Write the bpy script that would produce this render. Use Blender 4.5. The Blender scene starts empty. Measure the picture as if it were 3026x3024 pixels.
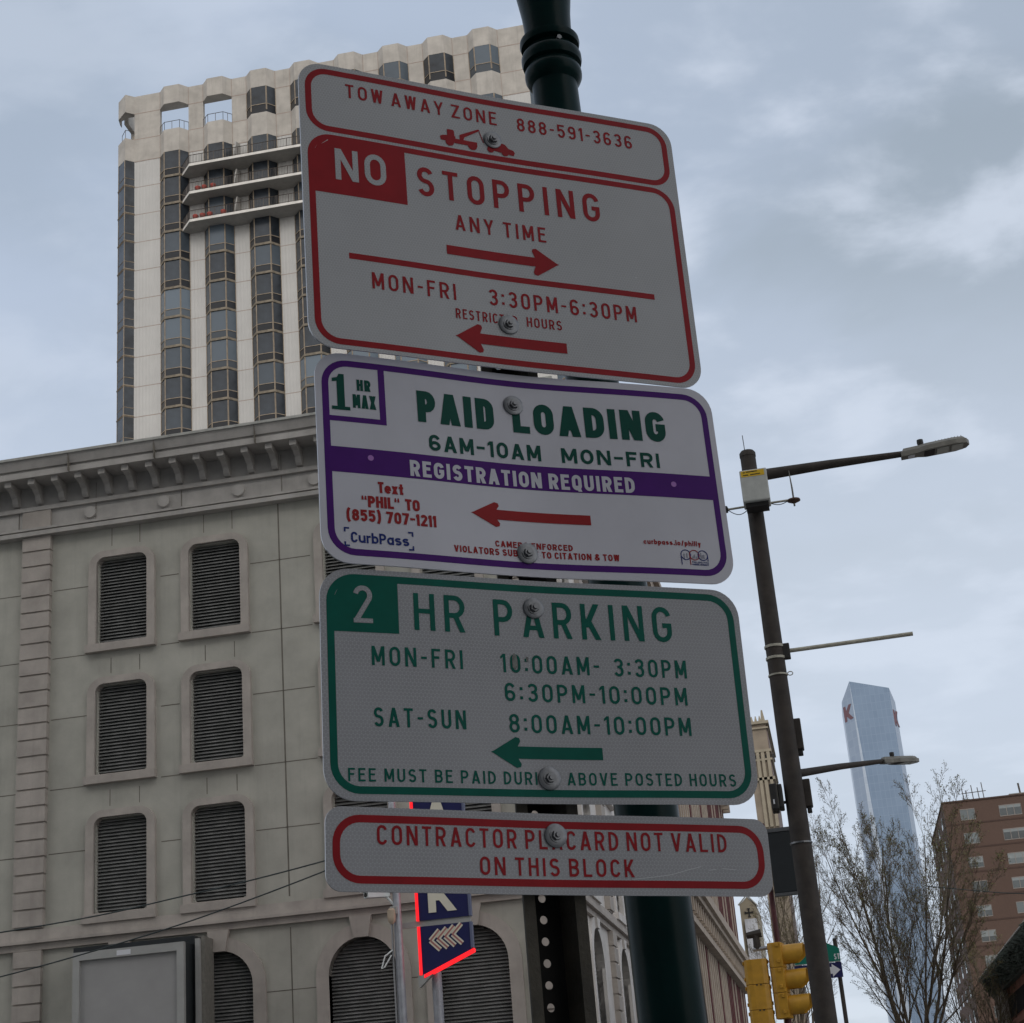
import bpy, math, random
from mathutils import Vector, Matrix
from mathutils.geometry import tessellate_polygon
R = math.radians
SC = bpy.context.scene
COL = SC.collection

# ------------------------------------------------------------------ camera
pit, rol, yaw = R(20.962), R(4.760), R(9.216)
Mrot = Matrix.Rotation(yaw, 3, 'Z') @ Matrix.Rotation(pit, 3, 'X') @ Matrix.Rotation(rol, 3, 'Y')
right, fwd, up = Mrot.col[0], Mrot.col[1], Mrot.col[2]
cam = bpy.data.cameras.new('camera')
cam.sensor_width = 36.0
cam.sensor_fit = 'HORIZONTAL'
cam.lens = 36.0 * 5000 / 3026
cam.clip_start = 0.05
cam.clip_end = 6000
co = bpy.data.objects.new('camera', cam)
COL.objects.link(co)
co.matrix_world = Matrix(((right.x, up.x, -fwd.x, 0), (right.y, up.y, -fwd.y, 0), (right.z, up.z, -fwd.z, 1.6), (0, 0, 0, 1)))
SC.camera = co
SC.render.resolution_x, SC.render.resolution_y = 1024, 1023

# ------------------------------------------------------------------ sky, sun, exposure
SUN_EL, SUN_AZ = R(30), R(160)          # azimuth clockwise from +Y: low behind the camera, a little to the right
W = bpy.data.worlds.new('World')
SC.world = W
W.use_nodes = True
nt = W.node_tree
nt.nodes.clear()
def nd(t, **kw):
    n = nt.nodes.new(t)
    for k, v in kw.items():
        setattr(n, k, v)
    return n
def lk(a, b):
    nt.links.new(a, b)
def wmath(op, a, b=None, clamp=False):
    n = nd('ShaderNodeMath', operation=op)
    n.use_clamp = clamp
    for i, v in enumerate((a, b)):
        if v is None:
            continue
        if isinstance(v, (int, float)):
            n.inputs[i].default_value = v
        else:
            lk(v, n.inputs[i])
    return n.outputs[0]
def wmix(f, a, b):
    n = nd('ShaderNodeMix', data_type='RGBA')
    if isinstance(f, (int, float)):
        n.inputs[0].default_value = f
    else:
        lk(f, n.inputs[0])
    for i, v in ((6, a), (7, b)):
        if isinstance(v, tuple):
            n.inputs[i].default_value = (*v, 1)
        else:
            lk(v, n.inputs[i])
    return n.outputs[2]
def wramp(v, lo, hi):
    n = nd('ShaderNodeMapRange')
    n.clamp = True
    n.interpolation_type = 'SMOOTHSTEP'
    n.inputs[1].default_value, n.inputs[2].default_value = lo, hi
    lk(v, n.inputs[0])
    return n.outputs[0]
out = nd('ShaderNodeOutputWorld')
bg = nd('ShaderNodeBackground')
bg.inputs[1].default_value = 0.1
sky = nd('ShaderNodeTexSky', sky_type='NISHITA')
sky.sun_disc = False
sky.sun_elevation, sky.sun_rotation = SUN_EL, SUN_AZ
tc = nd('ShaderNodeTexCoord')
sep = nd('ShaderNodeSeparateXYZ')
lk(tc.outputs['Generated'], sep.inputs[0])
dx, dy, dz = sep.outputs
den = wmath('ADD', wmath('MAXIMUM', dz, 0.0), 0.22)
cmb = nd('ShaderNodeCombineXYZ')
lk(wmath('DIVIDE', dx, den), cmb.inputs[0])
lk(wmath('DIVIDE', dy, den), cmb.inputs[1])
def wnoise(scale, detail, rough, off, stretch=(1, 1, 1), dist=0.0):
    mp = nd('ShaderNodeMapping')
    mp.inputs['Location'].default_value = off
    mp.inputs['Scale'].default_value = stretch
    lk(cmb.outputs[0], mp.inputs[0])
    n = nd('ShaderNodeTexNoise')
    n.inputs['Scale'].default_value = scale
    n.inputs['Detail'].default_value = detail
    n.inputs['Roughness'].default_value = rough
    n.inputs['Distortion'].default_value = dist
    lk(mp.outputs[0], n.inputs['Vector'])
    return n.outputs[0]
n_big = wnoise(2.1, 5, 0.5, (3.1, 1.7, 0.0), (1.0, 1.1, 1), 0.2)
n_mid = wnoise(5.2, 6, 0.52, (4.1, 8.7, 0.0), (1.0, 1.15, 1), 0.15)
thick = (3.5, 4.2, 5.0)       # grey overcast
thin = (4.9, 5.75, 7.2)           # lit, bluish veil
white = (7.3, 8.0, 9.2)         # bright gaps
side = wmath('ADD', wmath('MULTIPLY', wramp(dx, -0.34, -0.02), 0.55), 0.45)
c = wmix(wmath('MULTIPLY', wramp(n_big, 0.40, 0.62), side), thin, thick)
c = wmix(wmath('MULTIPLY', wramp(dx, -0.30, 0.22), 0.55), c, (3.8, 4.45, 5.2))
c = wmix(wmath('MULTIPLY', wmath('MULTIPLY', wramp(n_mid, 0.46, 0.66), 0.74), side), c, white)
c = wmix(wmath('MULTIPLY', wramp(dz, 0.56, 0.24), 0.74), c, (7.0, 7.7, 8.8))
c = wmix(wmath('MULTIPLY', wramp(dy, 0.2, -0.6), 0.85), c, (14.0, 13.6, 13.2))   # brighter half of the sky lies behind the camera
c = wmix(0.10, c, sky.outputs[0])
lk(c, bg.inputs[0])
lk(bg.outputs[0], out.inputs[0])

sl = bpy.data.lights.new('sun', 'SUN')
sl.energy = 0.55
sl.angle = R(25)
sl.color = (1.0, 0.955, 0.89)
so = bpy.data.objects.new('sun', sl)
COL.objects.link(so)
sd = Vector((math.sin(SUN_AZ) * math.cos(SUN_EL), math.cos(SUN_AZ) * math.cos(SUN_EL), math.sin(SUN_EL)))
so.rotation_euler = (-sd).to_track_quat('-Z', 'Y').to_euler()

SC.view_settings.view_transform = 'Standard'
SC.view_settings.look = 'None'
SC.view_settings.exposure = 0.0
SC.view_settings.gamma = 1.0
SC.view_settings.use_curve_mapping = False

# ------------------------------------------------------------------ helpers: materials
MATS = {}
def mat(name, col, rough=0.7, metal=0.0, var=0.12, scale=2.0, streak=0.0, bump=0.0, bscale=30.0, spec=0.5,
        emit=None, extra=None, stretch=(1, 1, 1)):
    m = bpy.data.materials.new(name)
    m.use_nodes = True
    t = m.node_tree
    p = t.nodes['Principled BSDF']
    p.inputs['Roughness'].default_value = rough
    p.inputs['Metallic'].default_value = metal
    p.inputs['Specular IOR Level'].default_value = spec
    p.inputs['Base Color'].default_value = (*col, 1)
    if emit:
        p.inputs['Emission Color'].default_value = (*emit[0], 1)
        p.inputs['Emission Strength'].default_value = emit[1]
    N = t.nodes.new
    co_ = N('ShaderNodeTexCoord')
    cur = None
    def mixc(fac, a, b, mode='MIX'):
        n = N('ShaderNodeMix')
        n.data_type = 'RGBA'
        n.blend_type = mode
        t.links.new(fac, n.inputs[0]) if not isinstance(fac, float) else setattr(n.inputs[0], 'default_value', fac)
        for i, v in ((6, a), (7, b)):
            if isinstance(v, tuple):
                n.inputs[i].default_value = (*v, 1)
            else:
                t.links.new(v, n.inputs[i])
        return n.outputs[2]
    def noise(sc, det=6, st=(1, 1, 1), ro=0.6):
        mp = N('ShaderNodeMapping')
        mp.inputs['Scale'].default_value = st
        t.links.new(co_.outputs['Object'], mp.inputs[0])
        n = N('ShaderNodeTexNoise')
        n.inputs['Scale'].default_value = sc
        n.inputs['Detail'].default_value = det
        n.inputs['Roughness'].default_value = ro
        t.links.new(mp.outputs[0], n.inputs['Vector'])
        return n.outputs[0]
    def rng(v, lo, hi):
        n = N('ShaderNodeMapRange')
        n.inputs[1].default_value, n.inputs[2].default_value = lo, hi
        t.links.new(v, n.inputs[0])
        return n.outputs[0]
    cur = tuple(col)
    if var:
        lo = tuple(max(0, x * (1 - var * 1.6)) for x in col)
        hi = tuple(min(1, x * (1 + var)) for x in col)
        cur = mixc(rng(noise(scale, st=stretch), 0.3, 0.7), lo, hi)
    if streak:
        s = rng(noise(1.6, 8, (1.6, 1.6, 0.10), 0.7), 0.52, 0.78)
        k = N('ShaderNodeMath')
        k.operation = 'MULTIPLY'
        k.inputs[1].default_value = streak
        t.links.new(s, k.inputs[0])
        cur = mixc(k.outputs[0], cur, tuple(x * 0.45 for x in col))
    if extra:
        cur = extra(t, co_, cur, mixc, noise, rng, p)
    if not isinstance(cur, tuple):
        t.links.new(cur, p.inputs['Base Color'])
    if bump:
        b = N('ShaderNodeBump')
        b.inputs['Strength'].default_value = bump
        b.inputs['Distance'].default_value = 0.02
        t.links.new(noise(bscale, 8), b.inputs['Height'])
        t.links.new(b.outputs[0], p.inputs['Normal'])
    MATS[name] = m
    return m

def hexfn(pitch, amt, light):
    k = 2 * math.pi / (pitch * 0.866)
    def f(t, co_, cur, mixc, noise, rng, p):
        N = t.nodes.new
        tot = None
        for a in (90, 210, 330):
            d = N('ShaderNodeVectorMath')
            d.operation = 'DOT_PRODUCT'
            t.links.new(co_.outputs['Object'], d.inputs[0])
            d.inputs[1].default_value = (k * math.cos(R(a)), 0, k * math.sin(R(a)))
            cs = N('ShaderNodeMath')
            cs.operation = 'COSINE'
            t.links.new(d.outputs['Value'], cs.inputs[0])
            if tot is None:
                tot = cs.outputs[0]
            else:
                ad = N('ShaderNodeMath')
                ad.operation = 'ADD'
                t.links.new(tot, ad.inputs[0])
                t.links.new(cs.outputs[0], ad.inputs[1])
                tot = ad.outputs[0]
        f_ = rng(tot, -0.75, -1.4)
        ml = N('ShaderNodeMath')
        ml.operation = 'MULTIPLY'
        t.links.new(f_, ml.inputs[0])
        ml.inputs[1].default_value = amt
        cur = mixc(ml.outputs[0], cur, light)
        # fine sparkle of the sheeting
        return mixc(rng(noise(900, 2), 0.35, 0.7), cur, mixc(0.25, cur, light))
    return f

def brickfn(c1, c2, mort, sc, bw=0.5, rh=0.25, ms=0.02, rot=None, off=0.5):
    def f(t, co_, cur, mixc, noise, rng, p):
        N = t.nodes.new
        mp = N('ShaderNodeMapping')
        if rot:
            mp.inputs['Rotation'].default_value = rot
        t.links.new(co_.outputs['Object'], mp.inputs[0])
        b = N('ShaderNodeTexBrick')
        b.inputs['Scale'].default_value = sc
        b.offset = off
        b.inputs['Mortar Size'].default_value = ms
        b.inputs['Brick Width'].default_value = bw
        b.inputs['Row Height'].default_value = rh
        b.inputs['Color1'].default_value = (*c1, 1)
        b.inputs['Color2'].default_value = (*c2, 1)
        b.inputs['Mortar'].default_value = (*mort, 1)
        t.links.new(mp.outputs[0], b.inputs['Vector'])
        return mixc(0.75, cur, b.outputs[0])
    return f

def ribfn(per, amt):
    def f(t, co_, cur, mixc, noise, rng, p):
        N = t.nodes.new
        w = N('ShaderNodeTexWave')
        w.wave_type = 'BANDS'
        w.bands_direction = 'X'
        w.inputs['Scale'].default_value = 0.314 / per
        w.inputs['Distortion'].default_value = 0
        t.links.new(co_.outputs['Object'], w.inputs['Vector'])
        b = N('ShaderNodeBump')
        b.inputs['Strength'].default_value = amt
        b.inputs['Distance'].default_value = 0.05
        t.links.new(w.outputs['Fac'], b.inputs['Height'])
        t.links.new(b.outputs[0], p.inputs['Normal'])
        return cur
    return f

def randfn(c2, lo=0.0):
    def f(t, co_, cur, mixc, noise, rng, p):
        oi = t.nodes.new('ShaderNodeObjectInfo')
        return mixc(rng(oi.outputs['Random'], lo, 1.0), cur, c2)
    return f

# ------------------------------------------------------------------ helpers: geometry and objects
class MB:
    def __init__(s):
        s.v, s.f, s.m = [], [], []
    def add(s, vs, fs, m=0):
        o = len(s.v)
        s.v += [tuple(x) for x in vs]
        for f in fs:
            s.f.append(tuple(i + o for i in f))
            s.m.append(m)
        return s
    def box(s, x0, x1, y0, y1, z0, z1, m=0):
        return s.add([(x0, y0, z0), (x1, y0, z0), (x1, y1, z0), (x0, y1, z0), (x0, y0, z1), (x1, y0, z1), (x1, y1, z1), (x0, y1, z1)],
                     [(0, 3, 2, 1), (4, 5, 6, 7), (0, 1, 5, 4), (1, 2, 6, 5), (2, 3, 7, 6), (3, 0, 4, 7)], m)
    def hexa(s, b, t, m=0):            # two quads (bottom, top), any shape
        n = len(b)
        return s.add(list(b) + list(t), [tuple(reversed(range(n))), tuple(range(n, 2 * n))] +
                     [(i, (i + 1) % n, n + (i + 1) % n, n + i) for i in range(n)], m)
    def tube(s, pts, rad, n=10, m=0, cap=True):
        pts = [Vector(p) for p in pts]
        if not isinstance(rad, (list, tuple)):
            rad = [rad] * len(pts)
        rings = []
        ref = None
        for i, p in enumerate(pts):
            d = (pts[min(i + 1, len(pts) - 1)] - pts[max(i - 1, 0)]).normalized()
            if ref is None:
                ref = Vector((0, 0, 1)) if abs(d.z) < 0.9 else Vector((1, 0, 0))
            a = d.cross(ref)
            if a.length < 1e-6:
                a = d.cross(Vector((0, 1, 0)))
            a.normalize()
            b = d.cross(a)
            ref = b.cross(d) * 1.0 if False else ref
            rings.append([p + (a * math.cos(2 * math.pi * k / n) + b * math.sin(2 * math.pi * k / n)) * rad[i] for k in range(n)])
        vs = [q for r in rings for q in r]
        fs = []
        for i in range(len(pts) - 1):
            for k in range(n):
                fs.append((i * n + k, i * n + (k + 1) % n, (i + 1) * n + (k + 1) % n, (i + 1) * n + k))
        if cap:
            fs.append(tuple(reversed(range(n))))
            fs.append(tuple((len(pts) - 1) * n + k for k in range(n)))
        return s.add(vs, fs, m)
    def lathe(s, prof, n=24, m=0, c=(0, 0)):     # prof: (r, z) from bottom to top
        vs = [(c[0] + r * math.cos(2 * math.pi * k / n), c[1] + r * math.sin(2 * math.pi * k / n), z) for r, z in prof for k in range(n)]
        fs = []
        for i in range(len(prof) - 1):
            for k in range(n):
                fs.append((i * n + k, i * n + (k + 1) % n, (i + 1) * n + (k + 1) % n, (i + 1) * n + k))
        fs.append(tuple(reversed(range(n))))
        fs.append(tuple((len(prof) - 1) * n + k for k in range(n)))
        return s.add(vs, fs, m)
    def plate(s, outer, holes, fn, d, m=0, back=False, mside=None):
        """outer and holes: 2-D outlines; fn(u, v, w) maps to 3-D, w = 0 at the front and d at the back"""
        loops = [outer] + holes
        flat = [p for l in loops for p in l]
        tris = tessellate_polygon([[Vector((p[0], p[1], 0)) for p in l] for l in loops])
        n = len(flat)
        s.add([fn(p[0], p[1], 0) for p in flat], [tuple(t) for t in tris], m)
        if back:
            s.add([fn(p[0], p[1], d) for p in flat], [tuple(reversed(t)) for t in tris], m)
        for l in loops:
            k = len(l)
            s.add([fn(p[0], p[1], 0) for p in l] + [fn(p[0], p[1], d) for p in l],
                  [(i, (i + 1) % k, k + (i + 1) % k, k + i) for i in range(k)], m if mside is None else mside)
        return s
    def build(s, name, mats, parent=None, smooth=False, local=False, bevel=0.0, label=None):
        me = bpy.data.meshes.new(name)
        base = Vector((0, 0, 0)) if local or parent is None else BASE.get(parent.name, Vector((0, 0, 0)))
        me.from_pydata([(x - base.x, y - base.y, z - base.z) for x, y, z in s.v], [], s.f)
        if not isinstance(mats, (list, tuple)):
            mats = [mats]
        for mm in mats:
            me.materials.append(MATS[mm])
        me.polygons.foreach_set('material_index', s.m)
        if smooth:
            me.polygons.foreach_set('use_smooth', [True] * len(me.polygons))
            try:
                me.set_sharp_from_angle(angle=R(38))
            except Exception:
                pass
        me.update()
        o = bpy.data.objects.new(name, me)
        COL.objects.link(o)
        if parent is not None:
            o.parent = parent
        BASE[o.name] = base
        if bevel:
            b = o.modifiers.new('bevel', 'BEVEL')
            b.width = bevel
            b.segments = 2
            b.limit_method = 'ANGLE'
            b.angle_limit = R(40)
        if label:
            o['label'] = label
        return o
BASE = {}
def thing(name, label, cat, loc=(0, 0, 0), group=None, rz=0.0):
    o = bpy.data.objects.new(name, None)
    o.empty_display_size = 0.2
    COL.objects.link(o)
    o.location = loc
    o.rotation_euler = (0, 0, rz)
    o['label'], o['category'] = label, cat
    if group:
        o['group'] = group
    BASE[o.name] = Vector(loc)
    return o
def tag(o, label, cat, group=None, kind=None):
    o['label'], o['category'] = label, cat
    if group:
        o['group'] = group
    if kind:
        o['kind'] = kind
    return o
def struct(o):
    o['kind'] = 'structure'
    return o
def copy_part(src, parent, off):
    c_ = src.copy()
    COL.objects.link(c_)
    c_.parent = parent
    c_.location = Vector(src.location) + Vector(off)
    BASE[c_.name] = BASE.get(src.name, Vector((0, 0, 0)))
    for ch in list(src.children):
        d = ch.copy()
        COL.objects.link(d)
        d.parent = c_
        BASE[d.name] = BASE.get(ch.name, Vector((0, 0, 0)))
    return c_
def rrect(x0, x1, z0, z1, r, n=6, rb=None):
    """rounded rectangle outline, counter-clockwise; rb: radius of the bottom corners"""
    rb = r if rb is None else rb
    pts = []
    for cx, cz, a0, rr in ((x1 - rb, z0 + rb, -90, rb), (x1 - r, z1 - r, 0, r), (x0 + r, z1 - r, 90, r), (x0 + rb, z0 + rb, 180, rb)):
        if rr < 1e-6:
            pts.append((cx, cz))
            continue
        for k in range(n + 1):
            a = R(a0 + 90 * k / n)
            pts.append((cx + rr * math.cos(a), cz + rr * math.sin(a)))
    return pts
def archpts(x0, x1, z0, zs, n=16):
    cx, r = (x0 + x1) / 2, (x1 - x0) / 2
    return [(x0, z0), (x1, z0)] + [(cx + r * math.cos(math.pi * k / n), zs + r * math.sin(math.pi * k / n)) for k in range(n + 1)]

# ------------------------------------------------------------------ materials
mat('asphalt', (0.05, 0.05, 0.052), 0.9, var=0.2, scale=0.8, bump=0.3, bscale=60)
mat('paving', (0.33, 0.32, 0.30), 0.85, var=0.12, scale=1.2, bump=0.2)
mat('road_paint', (0.75, 0.75, 0.72), 0.7)
mat('panel_stone', (0.425, 0.415, 0.365), 0.85, var=0.12, scale=0.9, streak=0.3, bump=0.15, bscale=25)
mat('trim_stone', (0.415, 0.375, 0.338), 0.85, var=0.13, scale=1.4, streak=0.35, bump=0.15, bscale=25)
mat('cornice_stone', (0.42, 0.40, 0.375), 0.85, var=0.13, scale=1.7, streak=0.30, bump=0.15, bscale=25)
mat('joint_dirt', (0.17, 0.155, 0.13), 0.95, var=0.2)
mat('coping', (0.40, 0.40, 0.37), 0.8, var=0.2, scale=3)
mat('louvre_metal', (0.19, 0.192, 0.185), 0.6, var=0.2, scale=4)
mat('void', (0.012, 0.012, 0.014), 0.9, var=0)
mat('pale_stone', (0.66, 0.63, 0.60), 0.85, var=0.10, scale=1.5, streak=0.15)
mat('tower_ribbed', (0.53, 0.52, 0.50), 0.85, var=0.05, scale=0.35, streak=0.10, extra=ribfn(0.36, 0.55))
mat('tower_concrete', (0.46, 0.43, 0.39), 0.9, var=0.13, scale=0.6, streak=0.42)
mat('tower_joint', (0.36, 0.29, 0.25), 0.9, var=0.1)
mat('tower_frame', (0.33, 0.265, 0.195), 0.6, var=0.2, scale=2)
mat('tower_ledge', (0.22, 0.185, 0.14), 0.8, var=0.25, scale=2)
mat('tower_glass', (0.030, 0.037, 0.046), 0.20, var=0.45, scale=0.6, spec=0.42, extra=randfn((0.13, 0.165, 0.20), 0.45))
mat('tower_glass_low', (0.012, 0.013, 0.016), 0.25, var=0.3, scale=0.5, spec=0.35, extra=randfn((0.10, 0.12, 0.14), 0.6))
mat('tower_soffit', (0.40, 0.385, 0.36), 0.9, var=0.08)
mat('slab_edge', (0.70, 0.67, 0.62), 0.85, var=0.08)
mat('rail_metal', (0.075, 0.06, 0.05), 0.5, var=0.2)
mat('terrace_plaster', (0.55, 0.44, 0.33), 0.9, var=0.1)
mat('pot_red', (0.35, 0.06, 0.045), 0.8, var=0.2)
mat('sign_white_fine', (0.385, 0.378, 0.376), 0.5, var=0.08, scale=5, streak=0.12, spec=0.25, extra=hexfn(0.0034, 0.9, (0.52, 0.52, 0.52)))
mat('sign_white_vinyl', (0.56, 0.545, 0.58), 0.45, var=0.07, scale=5, streak=0.10, spec=0.25)
mat('sign_white_hex', (0.325, 0.318, 0.322), 0.5, var=0.09, scale=6, streak=0.12, spec=0.25, extra=hexfn(0.0041, 0.85, (0.44, 0.44, 0.455)))
mat('sign_red', (0.285, 0.006, 0.011), 0.45, spec=0.15, var=0.08, scale=40)
mat('sign_green', (0.0, 0.100, 0.070), 0.45, spec=0.12, var=0.08, scale=40)
mat('print_green', (0.0, 0.062, 0.043), 0.45, spec=0.12, var=0.05, scale=40)
mat('sign_purple', (0.068, 0.008, 0.150), 0.45, spec=0.12, var=0.06, scale=40)
mat('print_red', (0.29, 0.012, 0.014), 0.45, spec=0.15, var=0.05, scale=40)
mat('print_blue', (0.008, 0.022, 0.15), 0.45, spec=0.15, var=0)
mat('print_grey', (0.25, 0.25, 0.3), 0.5, var=0)
mat('lilac_dot', (0.36, 0.14, 0.45), 0.5, var=0)
mat('aluminium', (0.62, 0.62, 0.63), 0.42, 0.85, var=0.06)
mat('zinc', (0.20, 0.203, 0.21), 0.40, 0.8, var=0.15, scale=160)
mat('scuff', (0.6, 0.6, 0.6), 0.6, var=0)
mat('sticker_residue', (0.22, 0.22, 0.2), 0.8, var=0.3, scale=200)
mat('web_shaded', (0.012, 0.011, 0.010), 0.8, 0.0, var=0.3, scale=25, spec=0.2)  # near black: the deep shade inside the channel is put into the colour
mat('post_steel', (0.055, 0.046, 0.032), 0.75, 0.1, var=0.3, scale=25, bump=0.2, bscale=150)
mat('pole_green', (0.002, 0.016, 0.015), 0.30, var=0.25, scale=6, spec=0.09, bump=0.04, bscale=40)
mat('lamp_brown', (0.042, 0.033, 0.027), 0.75, var=0.25, scale=6, streak=0.2, bump=0.2, bscale=60)
mat('lamp_head', (0.20, 0.19, 0.165), 0.6, var=0.15, scale=12)
mat('lamp_lens', (0.45, 0.46, 0.42), 0.25, var=0.08, scale=10)
mat('dark_fitting', (0.02, 0.019, 0.018), 0.6, var=0.2, scale=10)
mat('bracket_cream', (0.42, 0.40, 0.33), 0.55, 0.2, var=0.15, scale=10)
mat('cabinet_grey', (0.50, 0.51, 0.48), 0.5, var=0.08, scale=8, streak=0.2)
mat('label_yellow', (0.72, 0.46, 0.02), 0.5, var=0.08, scale=60)
mat('signal_yellow', (0.52, 0.27, 0.02), 0.5, var=0.12, scale=7, streak=0.15, bump=0.05)
mat('signal_black', (0.02, 0.02, 0.02), 0.6, var=0)
mat('pole_oxblood', (0.085, 0.018, 0.020), 0.6, var=0.2, scale=8)
mat('pole_galv', (0.36, 0.37, 0.40), 0.5, 0.35, var=0.12, scale=8)
mat('street_green', (0.0, 0.16, 0.11), 0.45, var=0.05)
mat('navy', (0.010, 0.012, 0.085), 0.42, var=0.08, scale=4)
mat('letter_cream', (0.72, 0.68, 0.56), 0.5, var=0.04)
mat('chevron_pink', (0.42, 0.17, 0.15), 0.5, var=0.05)
mat('neon_red', (0.5, 0.02, 0.02), 0.4, var=0, emit=((1.0, 0.012, 0.02), 1.1))
mat('white_trim', (0.68, 0.69, 0.72), 0.45, var=0.04)
mat('steel_grey_blue', (0.16, 0.18, 0.28), 0.4, 0.3, var=0.05)
mat('blank_panel', (0.335, 0.33, 0.325), 0.6, var=0.06, scale=1.2)
mat('frame_pale', (0.40, 0.40, 0.385), 0.5, 0.2, var=0.08)
mat('billboard_dark', (0.016, 0.02, 0.023), 0.5, var=0.2)
mat('wire_black', (0.03, 0.04, 0.04), 0.7, var=0)
mat('row_cream', (0.36, 0.30, 0.245), 0.85, var=0.15, scale=1.5, streak=0.2)
mat('row_brown', (0.085, 0.058, 0.044), 0.85, var=0.2, scale=1.5)
mat('row_red', (0.10, 0.026, 0.027), 0.8, var=0.2, scale=1.2)
mat('row_glass', (0.02, 0.02, 0.023), 0.2, var=0.2)
mat('gothic_stone', (0.27, 0.225, 0.175), 0.9, var=0.13, scale=0.5, streak=0.3)
mat('gothic_trim', (0.33, 0.29, 0.22), 0.9, var=0.10, scale=0.6)
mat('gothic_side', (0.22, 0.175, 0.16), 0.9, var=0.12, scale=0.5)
mat('banner_white', (0.60, 0.62, 0.67), 0.7, var=0.12, scale=1.0)
mat('iron_black', (0.012, 0.012, 0.012), 0.6, var=0)
mat('brick_brown', (0.108, 0.066, 0.050), 0.9, var=0.15, scale=0.25, extra=brickfn((0.116, 0.069, 0.052), (0.094, 0.057, 0.044), (0.105, 0.078, 0.064), 4.0, rot=(R(90), 0, 0)))
mat('brick_band', (0.075, 0.045, 0.036), 0.9, var=0.1)
mat('flat_glass', (0.05, 0.06, 0.065), 0.12, var=0.3, scale=0.4, extra=randfn((0.16, 0.19, 0.2), 0.3))
mat('blind_white', (0.24, 0.265, 0.27), 0.7, var=0.1)
mat('flat_frame', (0.25, 0.22, 0.2), 0.6, var=0)
def curtain(t, co_, cur, mixc, noise, rng, p):
    f = brickfn((0.15, 0.215, 0.31), (0.125, 0.185, 0.275), (0.21, 0.28, 0.37), 0.42, 0.9, 1.6, 0.035, rot=(R(90), 0, 0), off=0.0)
    a = f(t, co_, cur, mixc, noise, rng, p)
    return mixc(rng(noise(0.03, 4), 0.35, 0.65), a, mixc(0.6, a, (0.20, 0.27, 0.37)))
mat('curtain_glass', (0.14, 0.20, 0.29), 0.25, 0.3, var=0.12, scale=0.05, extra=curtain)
mat('curtain_side_lit', (0.36, 0.42, 0.50), 0.3, 0.3, var=0.08, scale=0.05, extra=brickfn((0.36, 0.42, 0.50), (0.31, 0.37, 0.46), (0.43, 0.49, 0.56), 0.42, 0.9, 1.6, 0.035, rot=(R(90), 0, 0), off=0.0))  # paler than the front: its reflection is put into the colour
mat('emblem_red', (0.20, 0.09, 0.10), 0.6, var=0.1)
mat('emblem_edge', (0.06, 0.03, 0.05), 0.6, var=0)
mat('bark', (0.07, 0.058, 0.048), 0.95, var=0.25, scale=12, bump=0.3, bscale=40)
mat('twig', (0.145, 0.118, 0.085), 0.95, var=0.3, scale=4)
mat('bud', (0.155, 0.155, 0.055), 0.8, var=0.45, scale=3)
mat('bud_red', (0.14, 0.06, 0.03), 0.8, var=0.3, scale=3)
mat('patina', (0.038, 0.052, 0.040), 0.75, var=0.5, scale=9, bump=0.4, bscale=18)
mat('gutter_highlight', (0.62, 0.62, 0.60), 0.6, var=0.1)  # white stands in for the highlight along the gutter
mat('right_brick', (0.25, 0.11, 0.078), 0.9, var=0.2, scale=1.2)
mat('right_pier', (0.40, 0.38, 0.36), 0.85, var=0.2, scale=3)
mat('shade_block_wall', (0.50, 0.48, 0.45), 0.9, var=0.08)  # wall of the unseen block added for shade, pale for bounce
mat('shade_block_glass', (0.05, 0.06, 0.07), 0.15, var=0.2)
mat('cctv_white', (0.72, 0.74, 0.73), 0.4, var=0.05)
mat('rust', (0.10, 0.055, 0.04), 0.9, var=0.3, scale=40)

# ------------------------------------------------------------------ ground, road, pavements
struct(MB().add([(-3000, -3000, 0), (3000, -3000, 0), (3000, 3000, 0), (-3000, 3000, 0)], [(0, 1, 2, 3)]).build('ground', 'asphalt'))
for x0, x1, y0, y1 in ((-0.95, 60, -80, 27.2), (-0.95, 60, 37.0, 300), (-90, -4.4, 35.4, 400), (-90, -8.2, -80, 27.2)):
    struct(MB().box(x0, x1, y0, y1, -0.1, 0.14).build('pavement', 'paving', bevel=0.02))
mk = MB()
for k in range(9):
    mk.box(-7.9 + k * 0.78, -7.55 + k * 0.78, 27.8, 30.4, 0.0, 0.004)
struct(mk.build('crosswalk_marking', 'road_paint'))

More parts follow.
